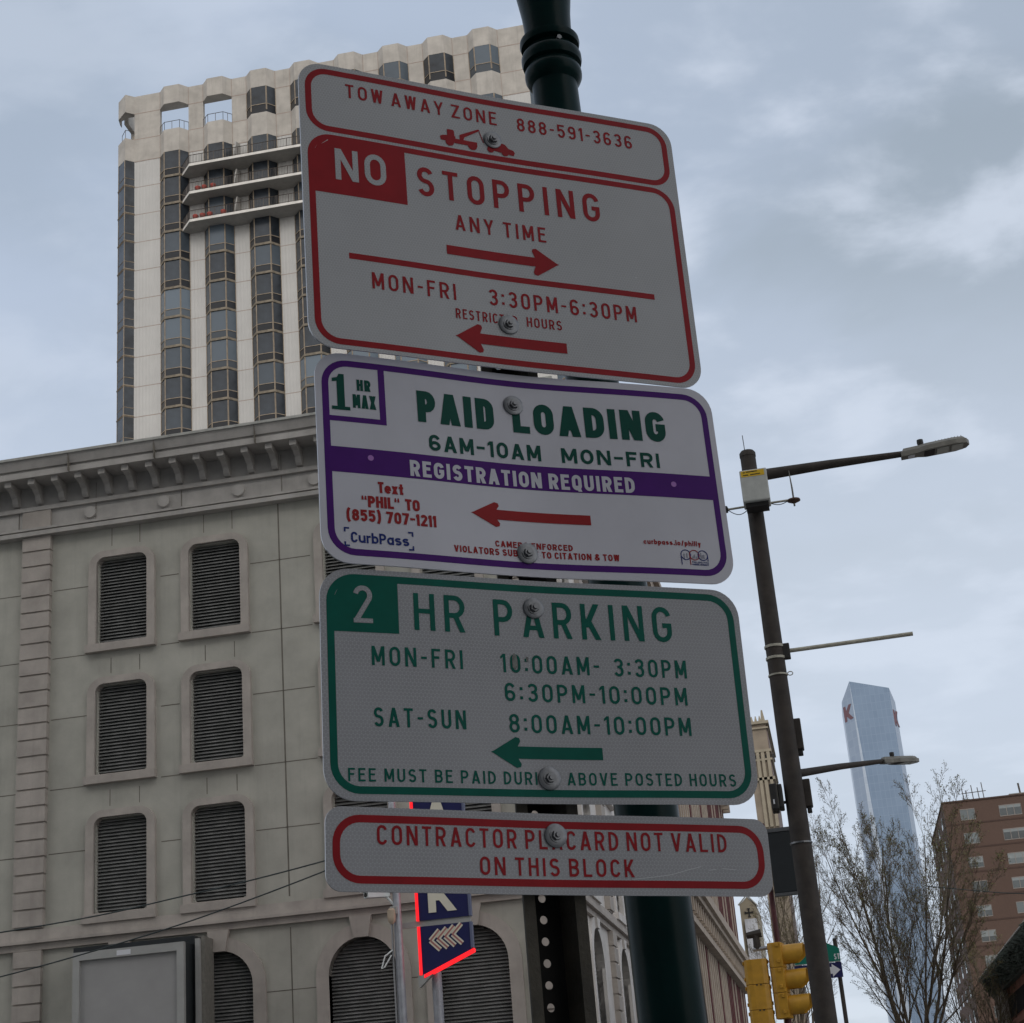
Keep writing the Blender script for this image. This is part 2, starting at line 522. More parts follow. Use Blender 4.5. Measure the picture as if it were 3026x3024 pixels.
# ------------------------------------------------------------------ lettering (glyphs drawn as strokes of even width)
def arc(cx, cy, rx, ry, a0, a1, n=10):
    return [(cx + rx * math.cos(R(a0 + (a1 - a0) * k / n)), cy + ry * math.sin(R(a0 + (a1 - a0) * k / n))) for k in range(n + 1)]
def glyph(ch, Wd, H, s):
    """list of ('S', path, closed) strokes and ('P', polygon) shapes in a box Wd x H with stroke s"""
    x0, x1, y0, y1 = s / 2, Wd - s / 2, s / 2, H - s / 2
    cx, cy = Wd / 2, H / 2
    rx = (x1 - x0) / 2
    t = s * 1.10
    sl_ = lambda xb, yb, xt, yt, w=t: ('P', [(xb - w / 2, yb), (xb + w / 2, yb), (xt + w / 2, yt), (xt - w / 2, yt)])
    rc = lambda a, b, c_, d: ('P', [(a, c_), (b, c_), (b, d), (a, d)])
    st = lambda p, cl=False: ('S', p, cl)
    ry = min(rx * 1.12, (y1 - y0) / 2)
    oval = lambda a, b, ry_: arc(cx, b - ry_, rx, ry_, 0, 180) + arc(cx, a + ry_, rx, ry_, 180, 360)
    v, hb = s, s * 0.92
    if ch in 'O0':
        return [st(oval(y0, y1, ry), True)]
    if ch == 'Q':
        return [st(oval(y0, y1, ry), True), sl_(Wd - t * 0.5, -s * 0.35, Wd * 0.55, H * 0.3)]
    if ch == 'A':
        return [sl_(t / 2, 0, cx, H), sl_(Wd - t / 2, 0, cx, H), rc(Wd * 0.24, Wd * 0.76, H * 0.2, H * 0.2 + hb)]
    if ch == 'B':
        ym = H * 0.52
        r1, r2 = (y1 - ym) / 2, (ym - y0) / 2
        q1, q2 = min(r1, rx), min(r2, rx)
        return [rc(0, v, 0, H), st([(v * 0.8, y1), (x1 - q1 - s * .1, y1)] + arc(x1 - q1 - s * .1, ym + r1, q1, r1, 90, -90, 8)[1:] + [(v * 0.8, ym)]),
                st([(v * 0.8, ym), (x1 - q2, ym)] + arc(x1 - q2, y0 + r2, q2, r2, 90, -90, 8)[1:] + [(v * 0.8, y0)])]
    if ch == 'C':
        return [st(arc(cx, y1 - ry, rx, ry, 12, 180) + arc(cx, y0 + ry, rx, ry, 180, 348))]
    if ch == 'G':
        return [st(arc(cx, y1 - ry, rx, ry, 12, 180) + arc(cx, y0 + ry, rx, ry, 180, 360) + [(x1, H * 0.47), (Wd * 0.52, H * 0.47)])]
    if ch == 'D':
        q = min((x1 - v) * 0.95, (y1 - y0) / 2)
        return [rc(0, v, 0, H), st([(v * 0.8, y1), (x1 - q, y1)] + arc(x1 - q, y1 - q * 1.1 if q * 1.1 < (y1 - y0) / 2 else cy, q, min(q * 1.1, (y1 - y0) / 2), 90, 0)[1:] +
                arc(x1 - q, y0 + min(q * 1.1, (y1 - y0) / 2), q, min(q * 1.1, (y1 - y0) / 2), 0, -90) + [(v * 0.8, y0)])]
    if ch in 'EF':
        o = [rc(0, v, 0, H), rc(v * 0.8, Wd, H - hb, H), rc(v * 0.8, Wd * 0.88, H * 0.54 - hb / 2, H * 0.54 + hb / 2)]
        return o + ([rc(v * 0.8, Wd, 0, hb)] if ch == 'E' else [])
    if ch == 'H':
        return [rc(0, v, 0, H), rc(Wd - v, Wd, 0, H), rc(v * 0.8, Wd - v * 0.8, cy - hb / 2 + H * .02, cy + hb / 2 + H * .02)]
    if ch in 'Il|':
        return [rc(0, s, 0, H)]
    if ch == 'J':
        return [st([(x1, H), (x1, y0 + ry)] + arc(cx, y0 + ry, rx, ry, 0, -170)[1:])]
    if ch == 'K':
        return [rc(0, v, 0, H), sl_(v * 0.9, H * 0.34, Wd - t * .55, H, t * 1.12), sl_(Wd - t * 0.52, 0, v * 1.35, H * 0.58, t * 1.1)]
    if ch == 'L':
        return [rc(0, v, 0, H), rc(v * 0.8, Wd, 0, hb)]
    if ch == 'M':
        return [rc(0, v, 0, H), rc(Wd - v, Wd, 0, H), sl_(cx, H * 0.18, v * 0.55, H), sl_(cx, H * 0.18, Wd - v * 0.55, H)]
    if ch == 'N':
        return [rc(0, v, 0, H), rc(Wd - v, Wd, 0, H), sl_(Wd - v * 0.55, 0, v * 0.55, H, t * 1.05)]
    if ch in 'PR':
        ym = H * 0.45
        r1 = (y1 - ym) / 2
        q = min(r1, rx)
        o = [rc(0, v, 0, H), st([(v * 0.8, y1), (x1 - q, y1)] + arc(x1 - q, ym + r1, q, r1, 90, -90, 8)[1:] + [(v * 0.8, ym)])]
        return o + ([sl_(Wd - t * 0.55, 0, Wd * 0.52, ym)] if ch == 'R' else [])
    if ch == 'S':
        ym = H * 0.52
        ru, rl = (y1 - ym) / 2, (ym - y0) / 2
        return [st(arc(cx, y1 - ru, rx * .96, ru, 22, 262, 12) + arc(cx, y0 + rl, rx, rl, 82, -158, 12))]
    if ch == 'T':
        return [rc(cx - v / 2, cx + v / 2, 0, H - hb * 0.8), rc(0, Wd, H - hb, H)]
    if ch == 'U':
        return [st([(x0, H), (x0, y0 + ry)] + arc(cx, y0 + ry, rx, ry, 180, 360)[1:] + [(x1, H)])]
    if ch == 'V':
        return [sl_(cx, 0, t / 2, H), sl_(cx, 0, Wd - t / 2, H)]
    if ch == 'W':
        a, b = Wd * 0.28, Wd * 0.72
        return [sl_(a, 0, t / 2, H), sl_(a, 0, cx, H), sl_(b, 0, cx, H), sl_(b, 0, Wd - t / 2, H)]
    if ch == 'X':
        return [sl_(t / 2, 0, Wd - t / 2, H), sl_(Wd - t / 2, 0, t / 2, H)]
    if ch == 'Y':
        return [rc(cx - v / 2, cx + v / 2, 0, H * 0.46), sl_(cx, H * 0.42, t / 2, H), sl_(cx, H * 0.42, Wd - t / 2, H)]
    if ch == 'Z':
        return [rc(0, Wd, H - hb, H), rc(0, Wd, 0, hb), sl_(t * .6, hb * .8, Wd - t * .6, H - hb * .8, t * 1.1)]
    if ch == '1':
        return [rc(Wd - s, Wd, 0, H), ('P', [(0, H * 0.80 - s * .5), (Wd - s * .7, H - s * 1.1), (Wd - s * .5, H), (Wd - s, H), (0, H * 0.80 + s * .35)])]
    if ch == '2':
        r_ = min(rx * 1.05, (y1 - y0) * .36)
        return [st(arc(cx, y1 - r_, rx, r_, 168, -28, 12) + [(x0 + s * .12, y0 + s * 0.1)]), rc(0, Wd, 0, hb)]
    if ch == '3':
        ym = H * 0.53
        ru, rl = (y1 - ym) / 2, (ym - y0) / 2
        return [st(arc(cx, y1 - ru, rx * .95, ru, 160, -90, 12) + [(cx - rx * .3, ym)]), st([(cx - rx * .3, ym)] + arc(cx, y0 + rl, rx, rl, 90, -160, 12))]
    if ch == '5':
        rl = min((H * 0.62 - s / 2) / 2, 1e9)
        return [rc(s * .15, Wd * .95, H - hb, H), ('P', [(s * .15, H * .46), (s * 1.05, H * .46), (s * 1.15, H - hb * .8), (s * .15, H - hb * .8)]), st(arc(cx, y0 + rl, rx, rl, 140, -160, 14))]
    if ch == '6':
        rl = (H * 0.60 - s) / 2
        return [st(arc(cx, y0 + rl, rx, rl, 0, 360, 18)[:-1], True), st([(x0, y0 + rl), (x0, y1 - ry)] + arc(cx, y1 - ry, rx, ry, 180, 22)[1:])]
    if ch == '9':
        rl = (H * 0.60 - s) / 2
        return [st(arc(cx, y1 - rl, rx, rl, 0, 360, 18)[:-1], True), st([(x1, y1 - rl), (x1, y0 + ry)] + arc(cx, y0 + ry, rx, ry, 0, -158)[1:])]
    if ch == '7':
        return [rc(0, Wd, H - hb, H), sl_(Wd * .34, 0, Wd - t * .55, H - hb * .8)]
    if ch == '8':
        ym = H * 0.53
        ru, rl = (y1 - ym) / 2, (ym - y0) / 2
        return [st(arc(cx, y1 - ru, rx * .92, ru, 0, 360, 16)[:-1], True), st(arc(cx, y0 + rl, rx, rl, 0, 360, 16)[:-1], True)]
    if ch == '4':
        return [rc(Wd * .6, Wd * .6 + s, 0, H), rc(0, Wd, H * .22, H * .22 + hb), sl_(t * .5, H * .25, Wd * .6 + s * .4, H)]
    if ch in '-–':
        return [rc(0, Wd, H * 0.44 - s * .05, H * 0.44 + hb * .85)]
    if ch == ':':
        q = s * 1.1
        return [rc(0, q, H * .12, H * .12 + q), rc(0, q, H * .62, H * .62 + q)]
    if ch == '.':
        return [rc(0, s * 1.1, 0, s * 1.1)]
    if ch == '(':
        return [st([(x1, -H * .1), (x0 + s * .2, H * .08), (x0, H * .28), (x0, H * .70), (x0 + s * .2, H * .90), (x1, H * 1.08)])]
    if ch == ')':
        return [st([(x0, -H * .1), (x1 - s * .2, H * .08), (x1, H * .28), (x1, H * .70), (x1 - s * .2, H * .90), (x0, H * 1.08)])]
    if ch == '/':
        return [sl_(s / 2, -H * .05, Wd - s / 2, H)]
    if ch == '“':
        return [('P', [(0, H * .62), (Wd * .38, H * .62), (Wd * .38, H * .78), (Wd * .3, H * .98), (Wd * .08, H * .98), (0, H * .8)]),
                ('P', [(Wd * .55, H * .62), (Wd * .93, H * .62), (Wd * .93, H * .78), (Wd * .85, H * .98), (Wd * .63, H * .98), (Wd * .55, H * .8)])]
    if ch == '&':
        return [st([(x1, y0), (x0 + rx * .3, H * .7)] + arc(cx, H * .78, rx * .62, y1 - H * .78, 180, -20, 8)[0:] + [(x0 + rx * .15, H * .42)] + arc(cx - rx * .1, y0 + H * .2, rx * .9, H * .2, 160, 330, 8) + [(x1, H * .48)])]
    X = H * 0.72            # lower case
    yx = X - s / 2
    rX = min(rx * 1.1, (yx - y0) / 2)
    if ch == 'o':
        return [st(arc(cx, yx - rX, rx, rX, 0, 180) + arc(cx, y0 + rX, rx, rX, 180, 360), True)]
    if ch in 'aqbp':
        b_ = st(arc(cx, yx - rX, rx, rX, 0, 180) + arc(cx, y0 + rX, rx, rX, 180, 360), True)
        return [b_, {'a': rc(Wd - s, Wd, 0, X), 'b': rc(0, s, 0, H), 'p': rc(0, s, -H * .26, X), 'q': rc(Wd - s, Wd, -H * .26, X)}[ch]]
    if ch == 'c':
        return [st(arc(cx, yx - rX, rx, rX, 15, 180) + arc(cx, y0 + rX, rx, rX, 180, 345))]
    if ch == 'e':
        return [st([(x0, X / 2), (x1, X / 2)] + arc(cx, yx - rX, rx, rX, 0, 180)[1:] + arc(cx, y0 + rX, rx, rX, 180, 330))]
    if ch == 'i':
        return [rc(0, s, 0, X), rc(0, s, H - s * .9, H)]
    if ch == 'h':
        return [rc(0, s, 0, H), st([(x0, yx - rX)] + arc(cx, yx - rX, rx, rX, 180, 0)[1:] + [(x1, 0)])]
    if ch == 'r':
        return [rc(0, s, 0, X), st(arc(Wd, yx - rx * 1.2, Wd - s / 2, rx * 1.2, 170, 90, 6))]
    if ch == 's':
        ym = X * .52
        ru, rl = (yx - ym) / 2, (ym - y0) / 2
        return [st(arc(cx, yx - ru, rx * .95, ru, 25, 265, 9) + arc(cx, y0 + rl, rx, rl, 85, -155, 9))]
    if ch == 't':
        return [rc(Wd * .25, Wd * .25 + s, 0, H * .95), rc(0, Wd, X - hb, X), rc(Wd * .25 + s * .8, Wd, 0, hb)]
    if ch == 'u':
        return [rc(Wd - s, Wd, 0, X), st([(x0, X), (x0, y0 + rX)] + arc(cx, y0 + rX, rx, rX, 180, 360)[1:])]
    if ch == 'x':
        return [sl_(t / 2, 0, Wd - t / 2, X), sl_(Wd - t / 2, 0, t / 2, X)]
    if ch == 'y':
        return [sl_(cx, 0, t / 2, X), sl_(cx * .75, -H * .26, Wd - t / 2, X)]
    return []
WID = {'M': 1.22, 'W': 1.32, 'T': .92, 'L': .86, 'E': .88, 'F': .86, 'A': 1.12, 'V': 1.1, 'Y': 1.1, 'X': 1.08, '-': .55, '–': .7, '1': .5, '(': .62, ')': .62,
       '/': .85, '“': .75, 'N': 1.08, 't': .7, 'r': .62, '&': 1.15, 'S': .98, 'O': 1.02, 'C': .98, 'G': 1.04}
def ribbon(path, s, closed):
    n = len(path)
    L, Rr = [], []
    for i, p in enumerate(path):
        if closed:
            a, b = path[i - 1], path[(i + 1) % n]
        else:
            a, b = path[max(i - 1, 0)], path[min(i + 1, n - 1)]
        def nrm(u, w):
            dx_, dy_ = w[0] - u[0], w[1] - u[1]
            l = math.hypot(dx_, dy_) or 1e-9
            return (-dy_ / l, dx_ / l)
        n1 = nrm(a, p) if (a != p) else nrm(p, b)
        n2 = nrm(p, b) if (b != p) else n1
        mx, my = n1[0] + n2[0], n1[1] + n2[1]
        l = math.hypot(mx, my) or 1e-9
        mx, my = mx / l, my / l
        k = s / 2 / max(0.5, mx * n1[0] + my * n1[1])
        L.append((p[0] + mx * k, p[1] + my * k))
        Rr.append((p[0] - mx * k, p[1] - my * k))
    return L, Rr
def dedupe(path, closed):
    o = []
    for p in path:
        if not o or math.hypot(p[0] - o[-1][0], p[1] - o[-1][1]) > 1e-5:
            o.append(p)
    if closed and math.hypot(o[0][0] - o[-1][0], o[0][1] - o[-1][1]) < 1e-5:
        o.pop()
    return o
def layout(text, u0, u1, H, s, base=0.56, gap=0.17, space=0.42):
    fixed = lambda ch: ch in 'Il|i:.'
    tot_k = tot_f = 0.0
    for i, ch in enumerate(text):
        if ch == ' ':
            tot_k += space
        elif fixed(ch):
            tot_f += s * (1.1 if ch in ':.' else 1)
        else:
            tot_k += base * WID.get(ch, 1.0)
        if i < len(text) - 1 and ch != ' ' and text[i + 1] != ' ':
            tot_k += gap
    k = (u1 - u0 - tot_f) / tot_k
    u = u0
    for i, ch in enumerate(text):
        if ch == ' ':
            u += space * k
            continue
        w = s * (1.1 if ch in ':.' else 1) if fixed(ch) else base * WID.get(ch, 1.0) * k
        yield ch, u, w
        u += w
        if i < len(text) - 1 and text[i + 1] != ' ':
            u += gap * k
def text_mb(mb, text, u0, u1, v0, H, s, fn, h=0.35, m=0, v1=None, **kw):
    """text from u0 to u1 with its baseline running from v0 to v1; fn(u, v, h) maps to 3-D"""
    v1 = v0 if v1 is None else v1
    for ch, u, w in layout(text, u0, u1, H, s, **kw):
        vb = v0 + (v1 - v0) * (u - u0) / (u1 - u0)
        for j, g in enumerate(glyph(ch, w, H, s)):
            hh = h + j * 0.02
            if g[0] == 'P':
                pts = [fn(u + x, vb + y, hh) for x, y in g[1]]
                mb.add(pts, [tuple(range(len(pts)))], m)
            else:
                path = dedupe(g[1], g[2])
                L, Rr = ribbon(path, s, g[2])
                n = len(path)
                vs = [fn(u + x, vb + y, hh) for x, y in L] + [fn(u + x, vb + y, hh) for x, y in Rr]
                mb.add(vs, [(i, n + i, n + (i + 1) % n, (i + 1) % n) for i in range(n if g[2] else n - 1)], m)
    return mb

# ------------------------------------------------------------------ the four parking signs (millimetres, u to the right, v up)
class Sign:
    def __init__(s, label, loc, yaw_, tilt, lean, Wm, Hm, rad, white, bow, bw=105.0, sc=1.0):
        s.W, s.H, s.bow, s.bw = Wm, Hm, bow, bw
        loc = (loc[0] * sc, loc[1] * sc, 1.6 + (loc[2] - 1.6) * sc)
        s.t = thing('parking_sign', label, 'sign', loc, 'regulation signs bolted to one post')
        s.t.scale = (sc, sc, sc)
        s.t.rotation_euler = (Matrix.Rotation(yaw_, 4, 'Z') @ Matrix.Rotation(-tilt, 4, 'Y') @ Matrix.Rotation(lean, 4, 'X')).to_euler()
        s.rad = rad
        mb = MB()
        th = 2.0
        us = [-Wm / 2 + rad * (1 - math.cos(R(90 * k / 8))) for k in range(9)]
        n = max(1, int((Wm - 2 * rad) / 8))
        us += [-Wm / 2 + rad + (Wm - 2 * rad) * k / n for k in range(1, n)]
        us += [-x for x in reversed(us[:9])]
        def hh(u):
            d = abs(u) - (Wm / 2 - rad)
            return Hm / 2 - (rad - math.sqrt(max(0, rad * rad - d * d)) if d > 0 else 0)
        top = [(u, hh(u)) for u in us]
        bot = [(u, -hh(u)) for u in us]
        k = len(us)
        vs = [s.P(u, v, 0) for u, v in top] + [s.P(u, v, 0) for u, v in bot] + [s.P(u, v, -th) for u, v in top] + [s.P(u, v, -th) for u, v in bot]
        for i in range(k - 1):
            mb.f.append((k + i, k + i + 1, i + 1, i))
            mb.m.append(0)
            mb.f.append((2 * k + i, 2 * k + i + 1, 3 * k + i + 1, 3 * k + i))
            mb.m.append(1)
            mb.f.append((i, i + 1, 2 * k + i + 1, 2 * k + i))
            mb.m.append(1)
            mb.f.append((k + i + 1, k + i, 3 * k + i, 3 * k + i + 1))
            mb.m.append(1)
        for i in (0, k - 1):
            mb.f.append((i, 2 * k + i, 3 * k + i, k + i))
            mb.m.append(1)
        mb.v = vs
        s.panel = mb.build('panel', [white, 'aluminium'], s.t, local=True)
    def P(s, u, v, h):
        d = s.bow * (math.exp(-(u / s.bw) ** 2) - 0.35)
        return (u / 1000, (d - h) / 1000, v / 1000)
    def ring(s, x0, x1, y0, y1, r, w, mt, name='border', h=0.15):
        def dense(p):
            o = []
            for i, a in enumerate(p):
                b = p[(i + 1) % len(p)]
                n = max(1, int(math.hypot(b[0] - a[0], b[1] - a[1]) / 8))
                o += [(a[0] + (b[0] - a[0]) * k / n, a[1] + (b[1] - a[1]) * k / n) for k in range(n)]
            return o
        mid = dedupe(dense(rrect(x0 + w / 2, x1 - w / 2, y0 + w / 2, y1 - w / 2, r - w / 2, 8)), True)
        L, Rr = ribbon(mid, w, True)
        n = len(mid)
        return MB().add([s.P(*p, h) for p in L] + [s.P(*p, h) for p in Rr], [(i, n + i, n + (i + 1) % n, (i + 1) % n) for i in range(n)]).build(name, mt, s.t, local=True)
    def cols(s, mb, f0, f1, u0, u1, h, m=0):           # area between v = f0(u) and v = f1(u)
        n = max(1, int((u1 - u0) / 8))
        us = [u0 + (u1 - u0) * k / n for k in range(n + 1)]
        k = n + 1
        mb.add([s.P(u, f0(u), h) for u in us] + [s.P(u, f1(u), h) for u in us], [(i, i + 1, k + i + 1, k + i) for i in range(n)], m)
        return mb
    def bar(s, name, u0, u1, v0, v1, mt, h=0.15, parent=None):
        return s.cols(MB(), lambda u: v0, lambda u: v1, u0, u1, h).build(name, mt, parent or s.t, local=True)
    def text(s, txt, u0, u1, v0, H, st, mt, name='lettering', h=0.35, parent=None, **kw):
        return text_mb(MB(), txt, u0, u1, v0, H, st, s.P, h, **kw).build(name, mt, parent or s.t, local=True)
    def poly(s, polys, mt, name, h=0.35):
        mb = MB()
        for j, p in enumerate(polys):
            mb.add([s.P(u, v, h + 0.02 * j) for u, v in p], [tuple(range(len(p)))])
        return mb.build(name, mt, s.t, local=True)
    def arrow(s, d, tip, tail, v, hw, mt, hv=17.0):
        """d = -1 points left; tip and tail along u, v the axis, hw half the shaft"""
        hl = 30.0
        mb = MB()
        nk = tip - d * hl
        a, b = sorted((nk + d * 2.0, tail))
        s.cols(mb, lambda u: v - hw, lambda u: v + hw, a, b, 0.35)
        sg = lambda p: [s.P(tip - d * x, v + y, 0.37) for x, y in p]
        mb.add(sg([(0, 0), (3, -1.2), (27, -hv), (31, -hv + 1.0), (32, -hv + 4), (hl - 1.0, -hw), (hl - 1.0, hw), (32, hv - 4), (31, hv - 1.0), (27, hv), (3, 1.2)]), [tuple(range(11))])
        return mb.build('arrow', mt, s.t, local=True)
    def bolt(s, u, v, r=11.3, spin=0.0):
        w = MB()
        p = s.P(u, v, 0)
        def disc(r_, y0, y1, n, off=0.0, cham=0.0):
            A = [(p[0] + r_ * math.cos(2 * math.pi * k / n + off) / 1000, y0, p[2] + r_ * math.sin(2 * math.pi * k / n + off) / 1000) for k in range(n)]
            B = [(p[0] + (r_ - cham) * math.cos(2 * math.pi * k / n + off) / 1000, y1, p[2] + (r_ - cham) * math.sin(2 * math.pi * k / n + off) / 1000) for k in range(n)]
            return A, B
        A, B = disc(5.2, p[1] - 0.0030, p[1] - 0.0062, 6, spin, 0.5)
        hexh = MB().hexa(A, B)
        A, B = disc(2.6, p[1] - 0.0063, p[1] - 0.0082, 12, 0, 0.3)
        hexh.hexa(A, B)
        A, B = disc(6.6, p[1] - 0.0022, p[1] - 0.0031, 20)
        hexh.hexa(A, B)
        b = hexh.build('bolt', 'zinc', s.t, local=True)
        n = 40
        pr = [(r, -0.0006), (r - 0.2, -0.0018), (r - 0.8, -0.0022), (6.0, -0.0021)]
        vs = [(p[0] + q * math.cos(2 * math.pi * k / n) / 1000, p[1] + y, p[2] + q * math.sin(2 * math.pi * k / n) / 1000) for q, y in pr for k in range(n)]
        fs = [(i * n + k, i * n + (k + 1) % n, (i + 1) * n + (k + 1) % n, (i + 1) * n + k) for i in range(3) for k in range(n)]
        MB().add(vs, fs + [tuple(3 * n + k for k in range(n))]).build('washer', 'zinc', b, local=True, smooth=True)
        return b

# 1: no stopping
S1 = Sign('large red and white NO STOPPING sign, highest on the post', (-0.2448, 1.6105, 2.5586), R(33.87), R(0.13), 0.0, 457, 345, 27, 'sign_white_fine', 3.5, sc=1.0125)
S1.ring(-221.5, 221.5, 87, 167, 25, 7.0, 'sign_red')
b2 = S1.ring(-221.5, 221.5, -168, 83.5, 27, 7.0, 'sign_red')
qb = [(-215.5, 9)]
def blk_top(u):
    d = -194.5 - u
    return 80.0 - (20.5 - math.sqrt(max(0, 20.5 ** 2 - d * d)) if d > 0 else 0)
S1.cols(MB(), lambda u: 10.5, blk_top, -215, -111, 0.20).build('red_block', 'sign_red', S1.t, local=True)
S1.text('NO', -191.5, -134, 28.5, 38.5, 6.2, 'sign_white_fine', h=0.5)
S1.text('TOW AWAY ZONE', -175.5, 4.5, 134.5, 17.5, 2.6, 'sign_red', space=0.52, gap=0.26)
S1.text('888-591-3636', 29.5, 175, 132, 17.5, 2.6, 'sign_red', gap=0.24)
S1.text('STOPPING', -98, 122.5, 25.5, 36.5, 5.4, 'sign_red', gap=0.30)
S1.text('ANY TIME', -56.5, 52, -10.5, 19, 2.8, 'sign_red', gap=0.28, space=0.6)
S1.arrow(1, 65, -69, -37, 5.6, 'sign_red')
S1.bar('divider', -181, 180, -66, -59, 'sign_red')
S1.text('MON-FRI', -157, -62, -98, 19.5, 2.8, 'sign_red', gap=0.26)
S1.text('3:30PM-6:30PM', -23.5, 154, -98, 19.5, 2.8, 'sign_red', gap=0.25)
S1.text('RESTRICTED', -64, 8, -119.5, 11.8, 1.75, 'sign_red', gap=0.22)
S1.text('HOURS', 19, 60.5, -119, 11.8, 1.75, 'sign_red', gap=0.22)
S1.arrow(-1, -66.5, 64, -140.5, 6.2, 'sign_red')
wheel = lambda x, y, r: [(x + r * math.cos(2 * math.pi * k / 14), y + r * math.sin(2 * math.pi * k / 14)) for k in range(14)]
S1.poly([[(-66, 102.5), (-48, 102.5), (-48, 110), (-58, 110), (-64, 109), (-67, 107)], [(-58, 108), (-49, 108), (-49.5, 117), (-51, 118), (-57, 118), (-58, 117)],
         [(-50, 101), (-22, 101), (-22, 107), (-50, 107)], wheel(-55.5, 101.5, 5.2), wheel(-28, 101.5, 5.6),
         [(-43, 106), (-39, 106), (-37, 111), (-20, 121.5), (-18, 124.5), (-20, 124.5), (-43, 113)],
         [(-19.4, 123.8), (-18.4, 123.8), (-13.5, 108), (-14.6, 108)],
         [(-6, 103.5), (-2, 108), (6, 111.5), (12, 110.5), (16, 105.5), (22, 104), (23.5, 101), (22, 97), (10, 98.5), (-2, 100)], wheel(11.5, 99.5, 4.4), wheel(-6, 101, 4.2)],
        'sign_red', 'tow_truck_pictogram')
S1.bolt(-3, 113.5, 10.8, 0.3)
S1.bolt(-3, -119.5, 11.6, 0.1)
S1.poly([[(-206, 70), (-205, 70.6), (-198, 76), (-199, 76)], [(158, -40), (159.5, -40.4), (160, -41.6), (158.6, -41.4)]], 'scuff', 'scratch', h=0.6)

# 2: paid loading
S2 = Sign('bent purple bordered white PAID LOADING sign, second from the top', (-0.2445, 1.6345, 2.277), R(31.42), R(-0.49), -0.0353, 457, 235, 29, 'sign_white_vinyl', 9.5, 120)
S2.ring(-221.5, 221.5, -109, 109.5, 28, 7.2, 'sign_purple')
S2.bar('divider', -160.5, -153.5, 38.5, 104, 'sign_purple', 0.18)
S2.bar('divider', -216, -160.5, 38.5, 44.5, 'sign_purple', 0.18)
S2.poly([[(-205.5, 54), (-197.5, 54), (-197.5, 93), (-203, 93), (-205, 89), (-210.5, 87.5), (-210.5, 83.5), (-205.5, 84.5)], [(-211.5, 51.5), (-192, 51.5), (-192, 55.5), (-211.5, 55.5)]], 'print_green', 'lettering')
S2.text('HR', -184, -169, 75.5, 13, 3.0, 'print_green', gap=0.12)
S2.text('MAX', -189, -164, 55.3, 15.6, 3.0, 'print_green', gap=0.10)
S2.text('PAID', -118.5, -31.5, 47.5, 36.5, 9.2, 'print_green', gap=0.13, base=0.58)
S2.text('LOADING', -10, 167.5, 47.5, 36.5, 9.0, 'print_green', gap=0.13, base=0.56)
S2.text('6AM–10AM', -108, 19, 15.5, 18.5, 3.6, 'print_green', gap=0.16)
S2.text('MON–FRI', 42.5, 155.5, 15.5, 17.5, 3.6, 'print_green', gap=0.16)
pb = S2.bar('purple_band', -218, 218, -18.8, 9.6, 'sign_purple', 0.22)
S2.text('REGISTRATION REQUIRED', -131, 122.5, -16.2, 18.0, 3.9, 'sign_white_vinyl', h=0.5, gap=0.15, parent=pb)
S2.poly([wheel(-173, -0.5, 3.2), wheel(169, -3, 3.2)], 'lilac_dot', 'rivet', h=0.55)
S2.text('Text', -167, -140, -38.8, 12.4, 2.8, 'print_red', gap=0.07)
S2.text('“PHIL“ TO', -185, -123, -55.5, 12.6, 3.0, 'print_red', gap=0.06)
S2.text('(855) 707–1211', -201.5, -106, -71.5, 12.8, 2.9, 'print_red', gap=0.08)
S2.text('CurbPass', -198, -137, -95, 11.4, 2.1, 'print_blue', gap=0.10, base=0.72)
br = []
for x, y, sx, sy in ((-205, -79, 1, -1), (-132, -79, -1, -1), (-205, -99.5, 1, 1), (-132, -99.5, -1, 1)):
    br += [[(x, y), (x + sx * 5.6, y), (x + sx * 5.6, y + sy * 1.7), (x, y + sy * 1.7)], [(x, y + sy * 1.6), (x + sx * 1.7, y + sy * 1.6), (x + sx * 1.7, y + sy * 5), (x, y + sy * 5)]]
S2.poly(br, 'print_blue', 'corner_marks')
S2.arrow(-1, -66.5, 68, -50.5, 5.6, 'print_red', 14.0)
S2.text('CAMERA ENFORCED', -42, 44.5, -86.6, 6.9, 1.55, 'print_red', gap=0.14)
S2.text('VIOLATORS SUBJECT TO CITATION & TOW', -88.5, 95.5, -96.2, 7.4, 1.6, 'print_red', gap=0.14)
S2.text('curbpass.io/philly', 125, 192, -75, 5.8, 1.35, 'print_red', gap=0.13)
# the emblem: three linked rings with stems, a little skyline in each and two lines of small print
mbl, mrd, mgy = MB(), MB(), MB()
def ringm(mb, cx_, cy_, r, w, h, a0=0, a1=360):
    cl = a1 - a0 >= 360
    path = arc(cx_, cy_, r, r, a0, a1, 28)
    path = path[:-1] if cl else path
    L, Rr = ribbon(path, w, cl)
    n = len(path)
    mb.add([S2.P(*p, h) for p in L] + [S2.P(*p, h) for p in Rr], [(i, n + i, n + (i + 1) % n, (i + 1) % n) for i in range(n if cl else n - 1)])
def barm(mb, a, b, c_, d, h):
    mb.add([S2.P(a, c_, h), S2.P(b, c_, h), S2.P(b, d, h), S2.P(a, d, h)], [(0, 1, 2, 3)])
ringm(mbl, 172.5, -85.5, 5.6, 1.0, 0.36)
ringm(mrd, 182.5, -85.5, 5.6, 1.0, 0.38)
ringm(mbl, 192.5, -85.5, 5.6, 1.0, 0.40)
barm(mbl, 166.4, 167.4, -97.0, -85.5, 0.42)
barm(mrd, 176.6, 177.6, -97.0, -86.0, 0.43)
barm(mbl, 197.6, 198.6, -92.0, -85.5, 0.44)
